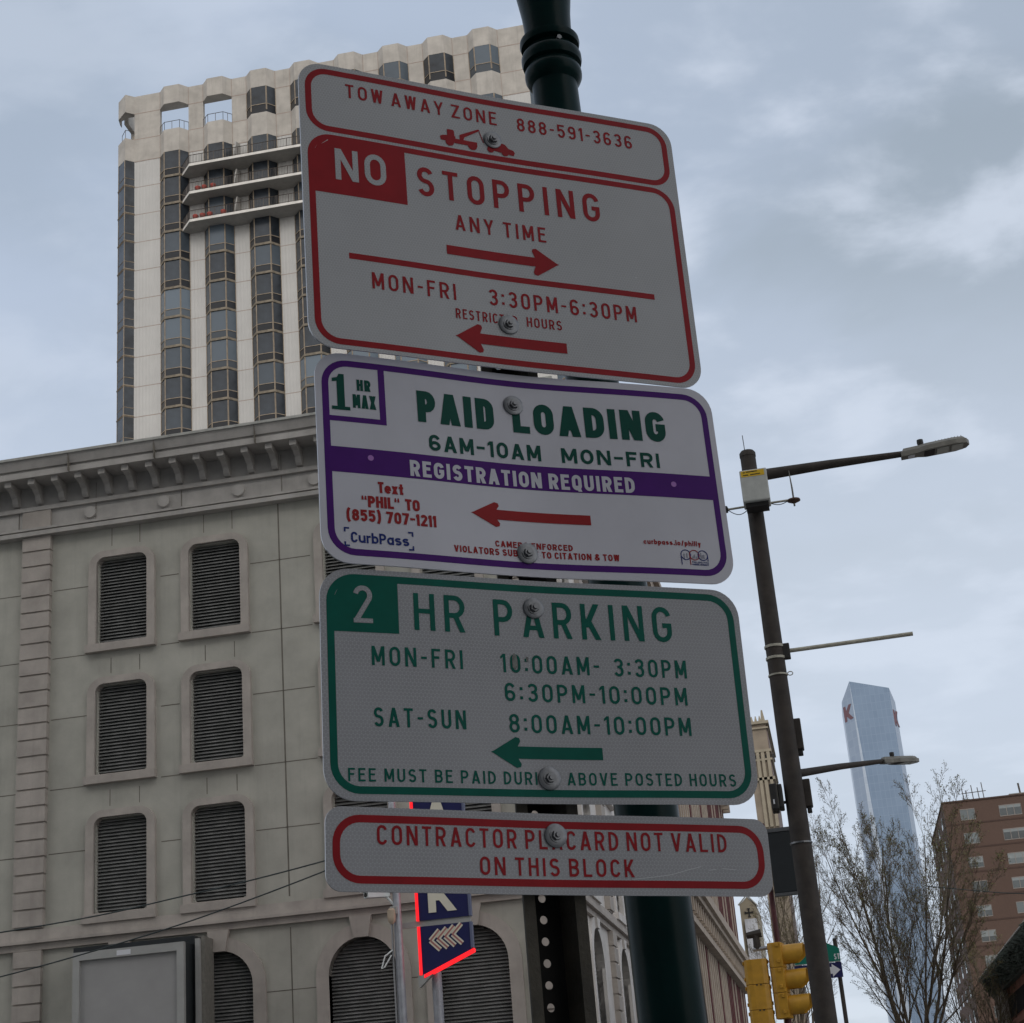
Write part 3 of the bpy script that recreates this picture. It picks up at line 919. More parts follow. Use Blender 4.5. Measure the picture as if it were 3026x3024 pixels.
for i, (a, hgt) in enumerate(((169.8, 5), (173.2, 5.5), (180.2, 2.5), (182.0, 4.5), (184.4, 2.2), (189.6, 6.5), (191.4, 4.2), (193.2, 4.8))):
    barm(mgy, a, a + 1.3, -89.2, -89.2 + hgt, 0.45)
S2.P_ = None
text_mb(mbl, 'PHILADELPHIA', 179, 198.5, -94.6, 1.9, 0.42, S2.P, 0.36)
text_mb(mbl, 'PARKING AUTHORITY', 179, 198.5, -97.2, 1.9, 0.42, S2.P, 0.36)
em = mbl.build('emblem', 'print_blue', S2.t, local=True)
mrd.build('red_ring', 'print_red', em, local=True)
mgy.build('skyline', 'print_grey', em, local=True)
S2.bolt(-8, 79.5, 11.4, 0.2)
S2.bolt(-7, -92, 11.6, 0.35)

# 3: two hour parking
S3 = Sign('green and white 2 HR PARKING sign with posted hours, third from the top', (-0.247, 1.6291, 2.0387), R(30.77), R(-0.86), 0.0, 457, 231, 30, 'sign_white_hex', 5.0)
S3.ring(-222, 222, -109, 110, 29, 7.4, 'sign_green')
def blk_top3(u):
    d = -193 - u
    return 106.0 - (22.0 - math.sqrt(max(0, 22.0 ** 2 - d * d)) if d > 0 else 0)
S3.cols(MB(), lambda u: 50.5, blk_top3, -215, -149, 0.20).build('green_block', 'sign_green', S3.t, local=True)
S3.text('2', -195, -175.5, 60, 38.5, 5.0, 'sign_white_hex', h=0.5)
S3.text('HR', -133, -79, 55.5, 38.5, 5.2, 'sign_green', gap=0.26)
S3.text('PARKING', -48, 148, 54.5, 38.5, 5.2, 'sign_green', gap=0.28)
S3.text('MON-FRI', -178, -84, 17.5, 19.5, 2.8, 'sign_green', gap=0.26)
S3.text('10:00AM-', -43.5, 63, 16.5, 19.2, 2.8, 'sign_green', gap=0.25)
S3.text('3:30PM', 79, 160, 16, 19.2, 2.8, 'sign_green', gap=0.25)
S3.text('6:30PM-10:00PM', -41, 157.5, -13, 18.8, 2.8, 'sign_green', gap=0.25)
S3.text('SAT-SUN', -178, -84, -43.5, 19, 2.8, 'sign_green', gap=0.26)
S3.text('8:00AM-10:00PM', -38.5, 158.5, -45, 19, 2.8, 'sign_green', gap=0.25)
S3.arrow(-1, -60, 59, -65, 6.2, 'sign_green', 15.5)
S3.text('FEE MUST BE PAID DURING ABOVE POSTED HOURS', -205, 203, -97, 12.8, 1.95, 'sign_green', gap=0.24, space=0.62)
S3.bolt(-4, 85.5, 11.2, 0.5)
S3.bolt(0, -90.5, 11.8, 0.0)
S3.poly([[(-31, 22), (-28, 20), (-25.5, 23), (-26, 34), (-28.5, 37), (-31, 33)], [(-16, 29), (-13.5, 28.5), (-13.2, 33), (-15.6, 34)]], 'sticker_residue', 'grime_spot', h=0.6)

# 4: contractor placard
S4 = Sign('narrow red bordered CONTRACTOR PLACARD sign with pale scratches, lowest on the post', (-0.2405, 1.5900, 1.8675), R(33.0), R(-1.6), 0.0, 457, 76.4, 15, 'sign_white_hex', 5.0, sc=1.026)
S4.ring(-222, 221.5, -31, 31, 26, 7.0, 'sign_red')
S4.text('CONTRACTOR PLACARD NOT VALID', -180, 180.5, 4.2, 18, 2.55, 'sign_red', gap=0.25, space=0.5)
S4.text('ON THIS BLOCK', -80, 78.5, -21, 17, 2.55, 'sign_red', gap=0.25, space=0.55)
S4.bolt(-1, 17.3, 11.6, 0.25)
sc = []
for pts in ([(75, -23), (100, -20.5), (118, -18), (135, -13.5), (150, -10)], [(158, -13.5), (166, -12.6)], [(173, -11.6), (188, -12.6)]):
    for a, b in zip(pts[:-1], pts[1:]):
        sc.append([(a[0], a[1] - .3), (b[0], b[1] - .3), (b[0], b[1] + .25), (a[0], a[1] + .25)])
S4.poly(sc, 'scuff', 'scratch', h=0.5)

# the perforated channel post behind the signs, open towards the signs, with a row of holes in its web
py = R(33.0)
ux, un = Vector((math.cos(py), math.sin(py), 0)), Vector((-math.sin(py), math.cos(py), 0))
pc = Vector((-0.2465, 1.630, 0)) + un * 0.006
post = thing('sign_post', 'dark steel channel post with a row of round holes carrying the four parking signs', 'sign post', (pc.x, pc.y, 0))
def pm(a, d, z):
    p = pc + ux * a + un * d
    return (p.x, p.y, z)
mb = MB()
z0, z1 = 0.14, 2.70
def slab(a0, d0, a1, d1, th):
    e = Vector((a1 - a0, d1 - d0)).normalized()
    nx, ny = -e.y * th / 2, e.x * th / 2
    q = [(a0 + nx, d0 + ny), (a0 - nx, d0 - ny), (a1 - nx, d1 - ny), (a1 + nx, d1 + ny)]
    mb.hexa([pm(a, d, z0) for a, d in q], [pm(a, d, z1) for a, d in q])
slab(-0.033, 0.014, -0.0225, 0.014, 0.003)
slab(0.0225, 0.014, 0.033, 0.014, 0.003)
slab(-0.0225, 0.0126, -0.0195, 0.043, 0.003)
slab(0.0225, 0.0126, 0.0195, 0.043, 0.003)
mb.build('flanges', 'post_steel', post)
holes = []
z = 0.30
while z < 2.65:
    holes.append([(0.0042 * math.cos(-2 * math.pi * k / 14), z + 0.0042 * math.sin(-2 * math.pi * k / 14)) for k in range(14)])
    z += 0.0208
MB().plate([(-0.0195, z0), (0.0195, z0), (0.0195, z1), (-0.0195, z1)], holes, lambda u, v, w: pm(u, 0.043 + w, v), 0.0015, back=True).build('web', 'web_shaded', post)  # web painted dark for the shade in the channel

# ------------------------------------------------------------------ building B: the louvred stone garage across the side street
GX0, GX1, GY, GYB = -34.0, -5.75, 38.0, 60.0
gb = thing('stone_building', 'grey stone building with dark louvred windows below a bracketed cornice, at the corner', 'building', (-16, GY, 0))
front = lambda u, v, w: (u, GY + w, v)
side = lambda u, v, w: (GX1 - w, u, v)
WIN = []          # (x0, x1, z0, z1)
cxs = [-16.2, -13.76, -10.3, -7.86]
for zt in (16.64, 13.33, 10.03):
    for c_ in cxs:
        WIN.append((c_ - 0.67, c_ + 0.67, zt - 2.26, zt))
WINL = [(c_ - 0.67, c_ + 0.67, zt - 2.26, zt) for zt in (16.64, 13.33, 10.03) for c_ in (-21.2, -23.64, -27.0, -29.4)]
ARC = [(-17.0, -15.4), (-14.59, -12.99), (-11.2, -9.6), (-8.66, -7.06)]
ZS, ZB = 5.82, 3.0
mb = MB()
hs = [rrect(a + .02, b - .02, c_ + .02, d - .02, 0.10, 2) for a, b, c_, d in WIN + WINL] + [archpts(a, b, ZB, ZS) for a, b in ARC]
mb.plate([(GX0, 0.14), (GX1, 0.14), (GX1, 19.2), (GX0, 19.2)], [list(reversed(h)) for h in hs], front, 0.32)
wall_side_holes = [(41.75, 43.55), (46.95, 48.75), (52.0, 53.8), (56.4, 58.2)]
hs2 = [archpts(a, b, ZB, 5.95) for a, b in wall_side_holes] + [rrect(a + .2, b - .2, zt - 2.24, zt - .02, 0.10, 2) for a, b in wall_side_holes for zt in (16.64, 13.33, 10.03)]
mb.plate([(GY, 0.14), (GYB, 0.14), (GYB, 19.2), (GY, 19.2)], [list(reversed(h)) for h in hs2], side, 0.32, 3)
# panel joints: thin dirty lines standing a hair proud of the wall
J = []
for z in (15.95, 14.16, 12.6, 10.85, 9.3):
    xs = [(-34, -18.9), (-18.05, -17.12), (-15.2, -14.72), (-12.85, -11.3), (-9.3, -8.85)]
    J += [(a, b, z - .012, z + .012) for a, b in xs]
for x in (-12.09, -20.1, -25.4):
    J.append((x - .018, x + .018, 7.7, 17.5))
for z0_, z1_ in ((16.95, 17.5), (13.6, 14.0), (10.3, 10.7)):
    for x in (-16.5, -15.75, -14.05, -13.3):
        J.append((x - .01, x + .01, z0_, z1_))
for x in (-12.09,):
    J.append((x - .014, x + .014, 0.2, 7.0))
J += [(-12.95, -11.25, 5.6, 5.622), (-18.0, -17.2, 4.6, 4.62), (-9.5, -8.8, 5.6, 5.622)]
for a, b, c_, d in J:
    mb.add([(a, GY - .003, c_), (b, GY - .003, c_), (b, GY - .003, d), (a, GY - .003, d)], [(0, 1, 2, 3)], 1)
mb.add([(GX0, GY + .4, 19.0), (GX1 - .4, GY + .4, 19.0), (GX1 - .4, GYB, 19.0), (GX0, GYB, 19.0)], [(0, 1, 2, 3)])
mb.add([(GX0, GY, 0.14), (GX0, GYB, 0.14), (GX0, GYB, 19.0), (GX0, GY, 19.0)], [(0, 1, 2, 3)])
mb.add([(GX0, GYB, 0.14), (GX1, GYB, 0.14), (GX1, GYB, 19.0), (GX0, GYB, 19.0)], [(0, 1, 2, 3)])
mb.add([(GX0, GY + 1.2, 0.14), (GX1 - 1.2, GY + 1.2, 0.14), (GX1 - 1.2, GY + 1.2, 19.0), (GX0, GY + 1.2, 19.0)], [(0, 1, 2, 3)], 2)
mb.add([(GX1 - 1.2, GY + 1.2, 0.14), (GX1 - 1.2, GYB, 0.14), (GX1 - 1.2, GYB, 19.0), (GX1 - 1.2, GY + 1.2, 19.0)], [(0, 1, 2, 3)], 2)
mb.build('wall', ['panel_stone', 'joint_dirt', 'void', 'pale_stone'], gb)
# cornice, frieze and string course wrap round the corner
def course(mb, d, z0_, z1_, d2=None, m=0):
    """moulding projecting d at the bottom and d2 at the top, front and street side"""
    d2 = d if d2 is None else d2
    b = [(GX0, GY - d, z0_), (GX1 + d, GY - d, z0_), (GX1 + d, GYB, z0_), (GX1 - 0.02, GYB, z0_), (GX1 - 0.02, GY + 0.02, z0_), (GX0, GY + 0.02, z0_)]
    t = [(GX0, GY - d2, z1_), (GX1 + d2, GY - d2, z1_), (GX1 + d2, GYB, z1_), (GX1 - 0.02, GYB, z1_), (GX1 - 0.02, GY + 0.02, z1_), (GX0, GY + 0.02, z1_)]
    mb.hexa(b, t, m)
    return mb
cn = MB()
course(cn, 0.84, 18.80, 18.96)
course(cn, 0.80, 18.962, 19.02)
course(cn, 0.86, 19.022, 19.26, 0.95)
course(cn, 0.99, 19.262, 19.33, m=1)
course(cn, 0.14, 18.24, 18.80)
course(cn, 0.22, 18.13, 18.238)
course(cn, 0.13, 17.66, 18.128)
course(cn, 0.24, 17.60, 17.658)
course(cn, 0.17, 17.555, 17.598)
course(cn, 0.26, 17.44, 17.553)
for x in (-19.4, -17.3, -15.0, -12.35, -10.1, -7.7):
    cn.box(x - .006, x + .006, GY - 0.953, GY - 0.8, 18.795, 19.262, 2)
    cn.box(x + .42 - .006, x + .42 + .006, GY - 0.143, GY - 0.1, 17.66, 18.7, 2)
cor = cn.build('cornice', ['cornice_stone', 'coping', 'joint_dirt'], gb)
def bracket_mb(x, y, axis):
    bm_ = MB()
    prof = [(0.13, 18.30), (0.24, 18.30), (0.30, 18.36), (0.36, 18.50), (0.52, 18.60), (0.70, 18.64), (0.70, 18.795), (0.13, 18.795)]
    hw = 0.075
    P0 = [(x - hw, y - d, z) if axis == 0 else (x + d, y - hw, z) for d, z in prof]
    P1 = [(x + hw, y - d, z) if axis == 0 else (x + d, y + hw, z) for d, z in prof]
    bm_.hexa(P0, P1)
    if axis == 0:
        bm_.box(x - .088, x + .088, y - .745, y - .701, 18.655, 18.797)
    else:
        bm_.box(x + .701, x + .745, y - .088, y + .088, 18.655, 18.797)
    return bm_
B0 = bracket_mb(-19.02, GY, 0).build('bracket', 'cornice_stone', gb)
for k in range(-12, 21):
    if k:
        copy_part(B0, gb, (k * 0.633, 0, 0))
B1 = bracket_mb(GX1, GY + 0.5, 1).build('bracket', 'cornice_stone', gb)
for k in range(1, 30):
    copy_part(B1, gb, (0, k * 0.7, 0))
dsc = MB()
n = 24
dsc.hexa([(-17.02 + .165 * math.cos(2 * math.pi * k / n), GY - .10, 17.89 + .165 * math.sin(2 * math.pi * k / n)) for k in range(n)],
         [(-17.02 + .155 * math.cos(2 * math.pi * k / n), GY - .21, 17.89 + .155 * math.sin(2 * math.pi * k / n)) for k in range(n)])
D0 = dsc.build('frieze_disc', 'cornice_stone', gb)
for k in (-6, -5, -4, -3, 1, 2, 3, 4, 5):
    copy_part(D0, gb, (k * 1.985, 0, 0))
MB().box(-18.86, -18.09, GY - .20, GY, 17.664, 18.125).build('frieze_block', 'trim_stone', gb)
sc_ = MB()
course(sc_, 0.12, 7.30, 7.56, 0.10)
course(sc_, 0.20, 7.235, 7.298)
course(sc_, 0.10, 7.08, 7.233)
sc_.build('string_course', 'trim_stone', gb)
def pilaster(x0, x1, dd, z0_, z1_, sidewall=False):
    p = MB()
    if sidewall:
        bx = lambda a, b, d, c_, e: p.box(GX1, GX1 + d, a, b, c_, e)
    else:
        bx = lambda a, b, d, c_, e: p.box(a, b, GY - d, GY, c_, e)
    z = z1_
    while z > z0_ + .05:
        zb = max(z0_, z - 0.41)
        bx(x0, x1, dd, zb + 0.045, z)
        bx(x0 + .03, x1 - .03, dd - .045, zb, zb + 0.045)
        z = zb
    return p
for a, b in ((-18.86, -18.10), (-33.9, -33.1), (-6.50, -5.74)):
    pilaster(a, b, 0.16, 7.565, 17.43).build('pilaster', 'trim_stone', gb)
    pilaster(a + .03, b - .03, 0.13, 0.2, 7.07).build('pilaster', 'trim_stone', gb)
for a, b in ((38.0, 38.75), (45.35, 46.15), (50.2, 51.0), (59.2, 60.0)):
    pilaster(a, b, 0.14, 0.2, 7.07, True).build('pilaster', 'trim_stone', gb)
    pilaster(a, b, 0.15, 7.565, 17.43, True).build('pilaster', 'trim_stone', gb)
# windows: stone frame with rounded head, angled louvre blades behind
def louvre_mb(u0, u1, v0, v1, fn, depth, arch=None, pitch=0.081):
    l = MB()
    nsl = int((v1 - v0) / pitch)
    for k in range(nsl):
        v = v0 + (k + 0.5) * (v1 - v0) / nsl
        a, b = u0, u1
        if arch and v > arch:
            r = (u1 - u0) / 2
            hwid = math.sqrt(max(0.0, r * r - (v - arch) ** 2))
            if hwid < 0.04:
                continue
            a, b = (u0 + u1) / 2 - hwid, (u0 + u1) / 2 + hwid
        q = lambda uu, w0, w1: [fn(uu, v - pitch * .62, depth + w0), fn(uu, v - pitch * .62 + .014, depth + w0), fn(uu, v + pitch * .40 + .006, depth + w1), fn(uu, v + pitch * .40, depth + w1)]
        l.hexa(q(a, -.045, .045), q(b, -.045, .045))
    return l
def window_parts(u0, u1, v0, v1, fn, sill=True):
    f = MB()
    t = 0.205
    o = rrect(u0 - t, u1 + t, v0 - 0.02, v1 + 0.17, 0.42, 8, rb=0.0)
    i_ = rrect(u0, u1, v0, v1, 0.22, 8, rb=0.0)
    f.plate(o, [list(reversed(i_))], lambda a, b, w: fn(a, b, -0.11 + w), 0.113)
    f.plate(i_, [], lambda a, b, w: fn(a, b, 0.30), 0.0) if False else None
    k = len(i_)
    f.add([fn(p[0], p[1], -0.02) for p in i_] + [fn(p[0], p[1], 0.22) for p in i_], [(j, (j + 1) % k, k + (j + 1) % k, k + j) for j in range(k)])
    if sill:
        s0, s1 = [fn(a, b, w) for a, b, w in ((u0 - t - .06, v0 - .22, -.16), (u1 + t + .02, v0 - .22, -.16), (u1 + t + .02, v0 - .22, 0.05), (u0 - t - .06, v0 - .22, 0.05))], \
                 [fn(a, b, w) for a, b, w in ((u0 - t - .06, v0 - .022, -.17), (u1 + t + .02, v0 - .022, -.17), (u1 + t + .02, v0 - .022, 0.05), (u0 - t - .06, v0 - .022, 0.05))]
        f.hexa(s0, s1)
    return f
W0 = None
for a, b, c_, d in WIN + WINL:
    if W0 is None:
        W0 = window_parts(a, b, c_, d, front).build('window', 'trim_stone', gb)
        louvre_mb(a - .02, b + .02, c_, d, front, 0.14).build('louvre', 'louvre_metal', W0)
        w00 = (a, d)
    else:
        copy_part(W0, gb, (a - w00[0], 0, d - w00[1]))
W1 = None
for a, b in wall_side_holes:
    for zt in (16.64, 13.33, 10.03):
        if W1 is None:
            W1 = window_parts(a + .2, b - .2, zt - 2.26, zt, side).build('window', 'pale_stone', gb)
            louvre_mb(a + .18, b - .18, zt - 2.26, zt, side, 0.14).build('louvre', 'louvre_metal', W1)
            w11 = (a, zt)
        else:
            copy_part(W1, gb, (0, a - w11[0], zt - w11[1]))
def arch_parts(a, b, zs, fn, key=True):
    f = MB()
    t = 0.30
    o = archpts(a - t, b + t, ZB, zs)
    i_ = archpts(a, b, ZB, zs)
    f.plate(o, [list(reversed([(x, z + .004 if z == ZB else z) for x, z in i_]))], lambda p, q, w: fn(p, q, -0.09 + w), 0.092)
    k = len(i_)
    f.add([fn(p[0], p[1], -0.088) for p in i_] + [fn(p[0], p[1], 0.25) for p in i_], [(j, (j + 1) % k, k + (j + 1) % k, k + j) for j in range(k)])
    cx_, zt = (a + b) / 2, zs + (b - a) / 2
    if key:
        f.hexa([fn(x, z, w) for x, z, w in ((cx_ - .17, zt - .02, -.15), (cx_ + .17, zt - .02, -.15), (cx_ + .17, zt - .02, -.08), (cx_ - .17, zt - .02, -.08))],
               [fn(x, z, w) for x, z, w in ((cx_ - .26, 7.075, -.15), (cx_ + .26, 7.075, -.15), (cx_ + .26, 7.075, -.003), (cx_ - .26, 7.075, -.003))])
    return f
A0 = arch_parts(*ARC[0], ZS, front).build('arched_window', 'trim_stone', gb)
louvre_mb(ARC[0][0], ARC[0][1], ZB, ZS + .8, front, 0.16, ZS, 0.078).build('louvre', 'louvre_metal', A0)
for a, b in ARC[1:]:
    copy_part(A0, gb, (a - ARC[0][0], 0, 0))
A1 = arch_parts(*wall_side_holes[0], 5.95, side).build('arched_window', 'pale_stone', gb)
louvre_mb(*wall_side_holes[0], ZB, 6.85, side, 0.16, 5.95, 0.078).build('louvre', 'louvre_metal', A1)
for a, b in wall_side_holes[1:]:
    copy_part(A1, gb, (0, a - wall_side_holes[0][0], 0))
# ------------------------------------------------------------------ tower A: the apartment tower with faceted bays
TY = 150.0
ta = thing('apartment_tower', 'tall pale concrete apartment tower with columns of dark bay windows and a scalloped roofline', 'tower', (-40, TY, 0))
PIT, FH, B_W = 4.99, 3.43, 3.3
BX = [-59.87 + PIT * i for i in range(8)]
ZTOP, ZLIN, ZSIL, ZW = 115.13, 112.85, 109.5, 106.67
FLOORS = [ZW - 3.27 - FH * k for k in range(18)]      # floor lines downwards
ZLOW = FLOORS[-1]
BD = 0.85
def facet(x, d=0.0, inn=0.0):
    return [(x, TY + inn), (x + 0.78, TY - BD - d), (x + B_W - 0.78, TY - BD - d), (x + B_W, TY + inn)]
cl = MB()
def colm(x0, x1):
    cl.box(x0, x1, TY, TY + 0.7, 30, ZSIL, 0)
    for z in FLOORS + [ZW]:
        cl.box(x0 + .01, x1 - .01, TY - .004, TY + .05, z - .045, z + .045, 1)
for i in range(7):
    colm(BX[i] + B_W, BX[i + 1])
colm(-62.85, BX[0])
colm(BX[7] + B_W, -18.7)
cl.box(-62.85, -18.7, TY + 0.8, TY + 26, 30, ZSIL, 0)
cl.box(BX[2] - .6, -18.7, TY + 0.8, TY + 26, ZSIL + .01, ZTOP - .4, 0)
for x, s in ((-62.85, -1), (-18.7, 1)):
    cl.box(min(x, x + s * 1.6), max(x, x + s * 1.6), TY + 1.6, TY + 26, 30, ZSIL, 0)
cl.build('wall', ['tower_ribbed', 'tower_joint'], ta)
# scalloped concrete bands: over the top storey and under it
bd = MB()
def plan(d):
    p = [(-65.2, TY + 1.6 - d), (-64.95, TY + 0.5 - d), (-63.65, TY - BD * .8 - d), (-62.85, TY - d)]
    for x in BX:
        p += [(x, TY - d), (x + .78, TY - BD - d), (x + B_W - .78, TY - BD - d), (x + B_W, TY - d)]
    p += [(-18.7, TY - d), (-17.9, TY - BD * .8 - d), (-17.05, TY + .35 - d), (-16.8, TY + 1.4 - d)]
    return p
def band(z0_, z1_, th, d=0.02):
    a = plan(d)
    b = [(x, TY + th) if y < TY + th - .2 else (x, y + th) for x, y in a]
    n_ = len(a)
    for i in range(n_ - 1):
        q = [a[i], a[i + 1], (a[i + 1][0], a[i + 1][1] + th + (TY - a[i + 1][1] if a[i + 1][1] < TY else 0)), (a[i][0], a[i][1] + th + (TY - a[i][1] if a[i][1] < TY else 0))]
        bd.hexa([(x, y, z0_) for x, y in q], [(x, y, z1_) for x, y in q], 0)
band(ZLIN, ZTOP, 0.45)
band(ZW, ZSIL, 0.55)
for x0, x1 in [(-62.85, BX[0])] + [(BX[i] + B_W, BX[i + 1]) for i in range(7)] + [(BX[7] + B_W, -18.7)]:
    bd.box(x0, x1, TY - .015, TY + .5, ZSIL + .002, ZLIN - .002, 0)
    for z in (ZSIL, ZLIN, ZW):
        bd.box(x0, x1, TY - .026, TY, z - .05, z + .05, 1)
for x in BX:
    for z0_, z1_ in ((ZLIN, ZTOP), (ZW, ZSIL)):
        for xx in (x, x + B_W):
            bd.box(xx - .03, xx + .03, TY - .045, TY, z0_ + .05, z1_, 1)
bd.build('parapet', ['tower_concrete', 'tower_joint'], ta)
# side screen and the plastered wall seen through the open corner
ss = MB()
ss.box(-64.7, -64.2, TY + 1.5, TY + 8, ZLIN, ZTOP - .02)
ss.box(-64.7, -64.2, TY + 1.5, TY + 8, ZW, ZSIL)
ss.box(-64.7, -64.2, TY + 3.4, TY + 4.4, ZSIL, ZLIN)
ss.build('side_screen', 'tower_concrete', ta)
MB().box(-64.1, -63.1, TY + 2.6, TY + 3.0, ZSIL, ZLIN - 1.0).build('terrace_wall', 'terrace_plaster', ta)
# one storey of a bay: frame with its panes as a sub-part; every other storey is a copy
def bay_mb(x, z0_, z1_, ledge=True):
    fr, gl = MB(), MB()
    P_ = facet(x)
    Q_ = facet(x, 0.05, -0.03)
    for i in range(3):
        a, b = P_[i], P_[i + 1]
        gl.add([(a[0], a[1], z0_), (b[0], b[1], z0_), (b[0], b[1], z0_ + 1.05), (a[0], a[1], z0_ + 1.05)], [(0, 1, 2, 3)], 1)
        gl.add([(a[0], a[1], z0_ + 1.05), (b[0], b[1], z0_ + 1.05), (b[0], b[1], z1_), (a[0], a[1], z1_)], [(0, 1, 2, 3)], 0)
        L_ = math.hypot(b[0] - a[0], b[1] - a[1])
        e = ((b[0] - a[0]) / L_, (b[1] - a[1]) / L_)
        nn = (e[1], -e[0])
        def strip(s0, s1, zz0, zz1, pr=0.05):
            c0 = (a[0] + e[0] * s0, a[1] + e[1] * s0)
            c1 = (a[0] + e[0] * s1, a[1] + e[1] * s1)
            q = [(c0[0] + nn[0] * pr, c0[1] + nn[1] * pr), (c1[0] + nn[0] * pr, c1[1] + nn[1] * pr), (c1[0] - nn[0] * .05, c1[1] - nn[1] * .05), (c0[0] - nn[0] * .05, c0[1] - nn[1] * .05)]
            fr.hexa([(*p, zz0) for p in q], [(*p, zz1) for p in q], 0)
        strip(0, .055, z0_ + .26, z1_)
        strip(L_ - .055, L_, z0_ + .26, z1_)
        strip(.056, L_ - .056, z0_ + 1.02, z0_ + 1.09, 0.045)
    if ledge:
        q = [Q_[0], (Q_[1][0] - .03, Q_[1][1] - .08), (Q_[2][0] + .03, Q_[2][1] - .08), Q_[3]]
        fr.hexa([(*p, z0_ - .02) for p in q], [(*p, z0_ + .24) for p in q], 1)
    return fr, gl
fr, gl = bay_mb(BX[0], FLOORS[0], ZW)
BW0 = fr.build('bay_window', ['tower_frame', 'tower_ledge'], ta)
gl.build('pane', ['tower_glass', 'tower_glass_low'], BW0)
hid_f, hid_g = MB(), MB()
def copies_into(dst_f, dst_g, x, z):
    f2, g2 = bay_mb(x, z, z + FH)
    for s_, d_ in ((f2, dst_f), (g2, dst_g)):
        o = len(d_.v)
        d_.v += s_.v
        d_.f += [tuple(i + o for i in f) for f in s_.f]
        d_.m += s_.m
fr, gl = bay_mb(BX[0], FLOORS[1], FLOORS[0])
BW1 = fr.build('bay_window', ['tower_frame', 'tower_ledge'], ta)
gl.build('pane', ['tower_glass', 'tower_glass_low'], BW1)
for i in range(8):
    for k in range(len(FLOORS)):
        if k == 0:
            if i:
                copy_part(BW0, ta, (PIT * i, 0, 0))
            continue
        if i <= 3 and k <= 13:
            if i or k > 1:
                copy_part(BW1, ta, (PIT * i, 0, FLOORS[k] - FLOORS[1]))
        else:
            copies_into(hid_f, hid_g, BX[i], FLOORS[k])
hf = hid_f.build('bay_windows', ['tower_frame', 'tower_ledge'], ta)
hf['kind'] = 'stuff'
hid_g.build('panes', ['tower_glass', 'tower_glass_low'], hf)['kind'] = 'stuff'
# top storey windows (the first two bays stand open to the sky)
fr, gl = bay_mb(BX[2], ZSIL, ZLIN, False)
BT = fr.build('penthouse_window', ['tower_frame', 'tower_ledge'], ta)
gl.build('pane', ['tower_glass', 'tower_glass_low'], BT)
for i in range(3, 8):
    copy_part(BT, ta, (PIT * (i - 2), 0, 0))
for i in range(2):
    tr = MB()
    P_ = facet(BX[i], -0.1)
    for j in range(3):
        a, b = P_[j], P_[j + 1]
        tr.tube([(a[0], a[1], ZSIL + 1.05), (b[0], b[1], ZSIL + 1.05)], 0.035, 5)
        for q in range(3):
            t_ = q / 2
            p = (a[0] + (b[0] - a[0]) * t_, a[1] + (b[1] - a[1]) * t_)
            tr.tube([(*p, ZSIL - .02), (*p, ZSIL + 1.05)], 0.03, 5)
    tr.build('terrace_railing', 'rail_metal', ta)
# corner bays
def corner_bay(s, xc):
    f2, g2 = MB(), MB()
    P_ = [(xc, TY), (xc + s * .85, TY - BD * .8), (xc + s * 2.05, TY + .5), (xc + s * 2.3, TY + 1.8)]
    for k in range(14):
        z0_, z1_ = FLOORS[k], FLOORS[k - 1] if k else ZW
        for i in range(3):
            a, b = P_[i], P_[i + 1]
            g2.add([(a[0], a[1], z0_), (b[0], b[1], z0_), (b[0], b[1], z1_), (a[0], a[1], z1_)], [(0, 1, 2, 3)])
            f2.tube([(b[0], b[1], z0_), (b[0], b[1], z1_)], 0.05, 4)
            for zz, r in ((z0_ + .1, .12), (z0_ + 1.05, .045)):
                f2.tube([(a[0], a[1], zz), (b[0], b[1], zz)], r, 4)
    o = f2.build('corner_bay', 'tower_frame', ta)
    g2.build('pane', 'tower_glass', o)
corner_bay(-1, -62.85)
corner_bay(1, -18.7)
tc_ = MB()
for a, b in (((-63.65, TY - .62), (-62.86, TY - .04)), ((-64.45, TY + .38), (-63.65, TY - .62))):
    tc_.tube([(*a, ZSIL + 1.05), (*b, ZSIL + 1.05)], .035, 5)
    tc_.tube([(*a, ZSIL), (*a, ZSIL + 1.05)], .03, 5)
tc_.build('terrace_railing', 'rail_metal', ta)
# balconies across the middle bays
def balcony_mb(z):
    x0, x1 = BX[1] - 2.6, BX[6] + B_W + 2.6
    pl = [(x0, TY - .02), (x0 + .25, TY - .55), (x0 + 1.75, TY - 2.3), (x1 - 1.75, TY - 2.3), (x1 - .25, TY - .55), (x1, TY - .02)]
    s_ = MB()
    n_ = len(pl)
    s_.add([(*p, z - .20) for p in pl], [tuple(reversed(range(n_)))], 1)
    s_.add([(*p, z + .10) for p in pl], [tuple(range(n_))], 1)
    for i in range(n_ - 1):
        a, b = pl[i], pl[i + 1]
        s_.add([(*a, z - .20), (*b, z - .20), (*b, z + .10), (*a, z + .10)], [(0, 1, 2, 3)], 0)
    r_ = MB()
    for i in range(1, n_ - 2):
        a, b = pl[i], pl[i + 1]
        L_ = math.hypot(b[0] - a[0], b[1] - a[1])
        ins = lambda p: (p[0], p[1] + .08, )
        a, b = ins(a), ins(b)
        r_.tube([(*a, z + 1.18), (*b, z + 1.18)], .045, 4)
        r_.tube([(*a, z + .24), (*b, z + .24)], .025, 4)
        nb = int(L_ / .17)
        for k in range(nb + 1):
            t_ = k / nb
            p = (a[0] + (b[0] - a[0]) * t_, a[1] + (b[1] - a[1]) * t_)
            th = .035 if k % 8 == 0 else .013
            r_.box(p[0] - th, p[0] + th, p[1] - th, p[1] + th, z + .1, z + 1.17)
    return s_, r_
bz = FLOORS[0] + .15
s_, r_ = balcony_mb(bz)
BL = s_.build('balcony', ['slab_edge', 'tower_soffit'], ta)
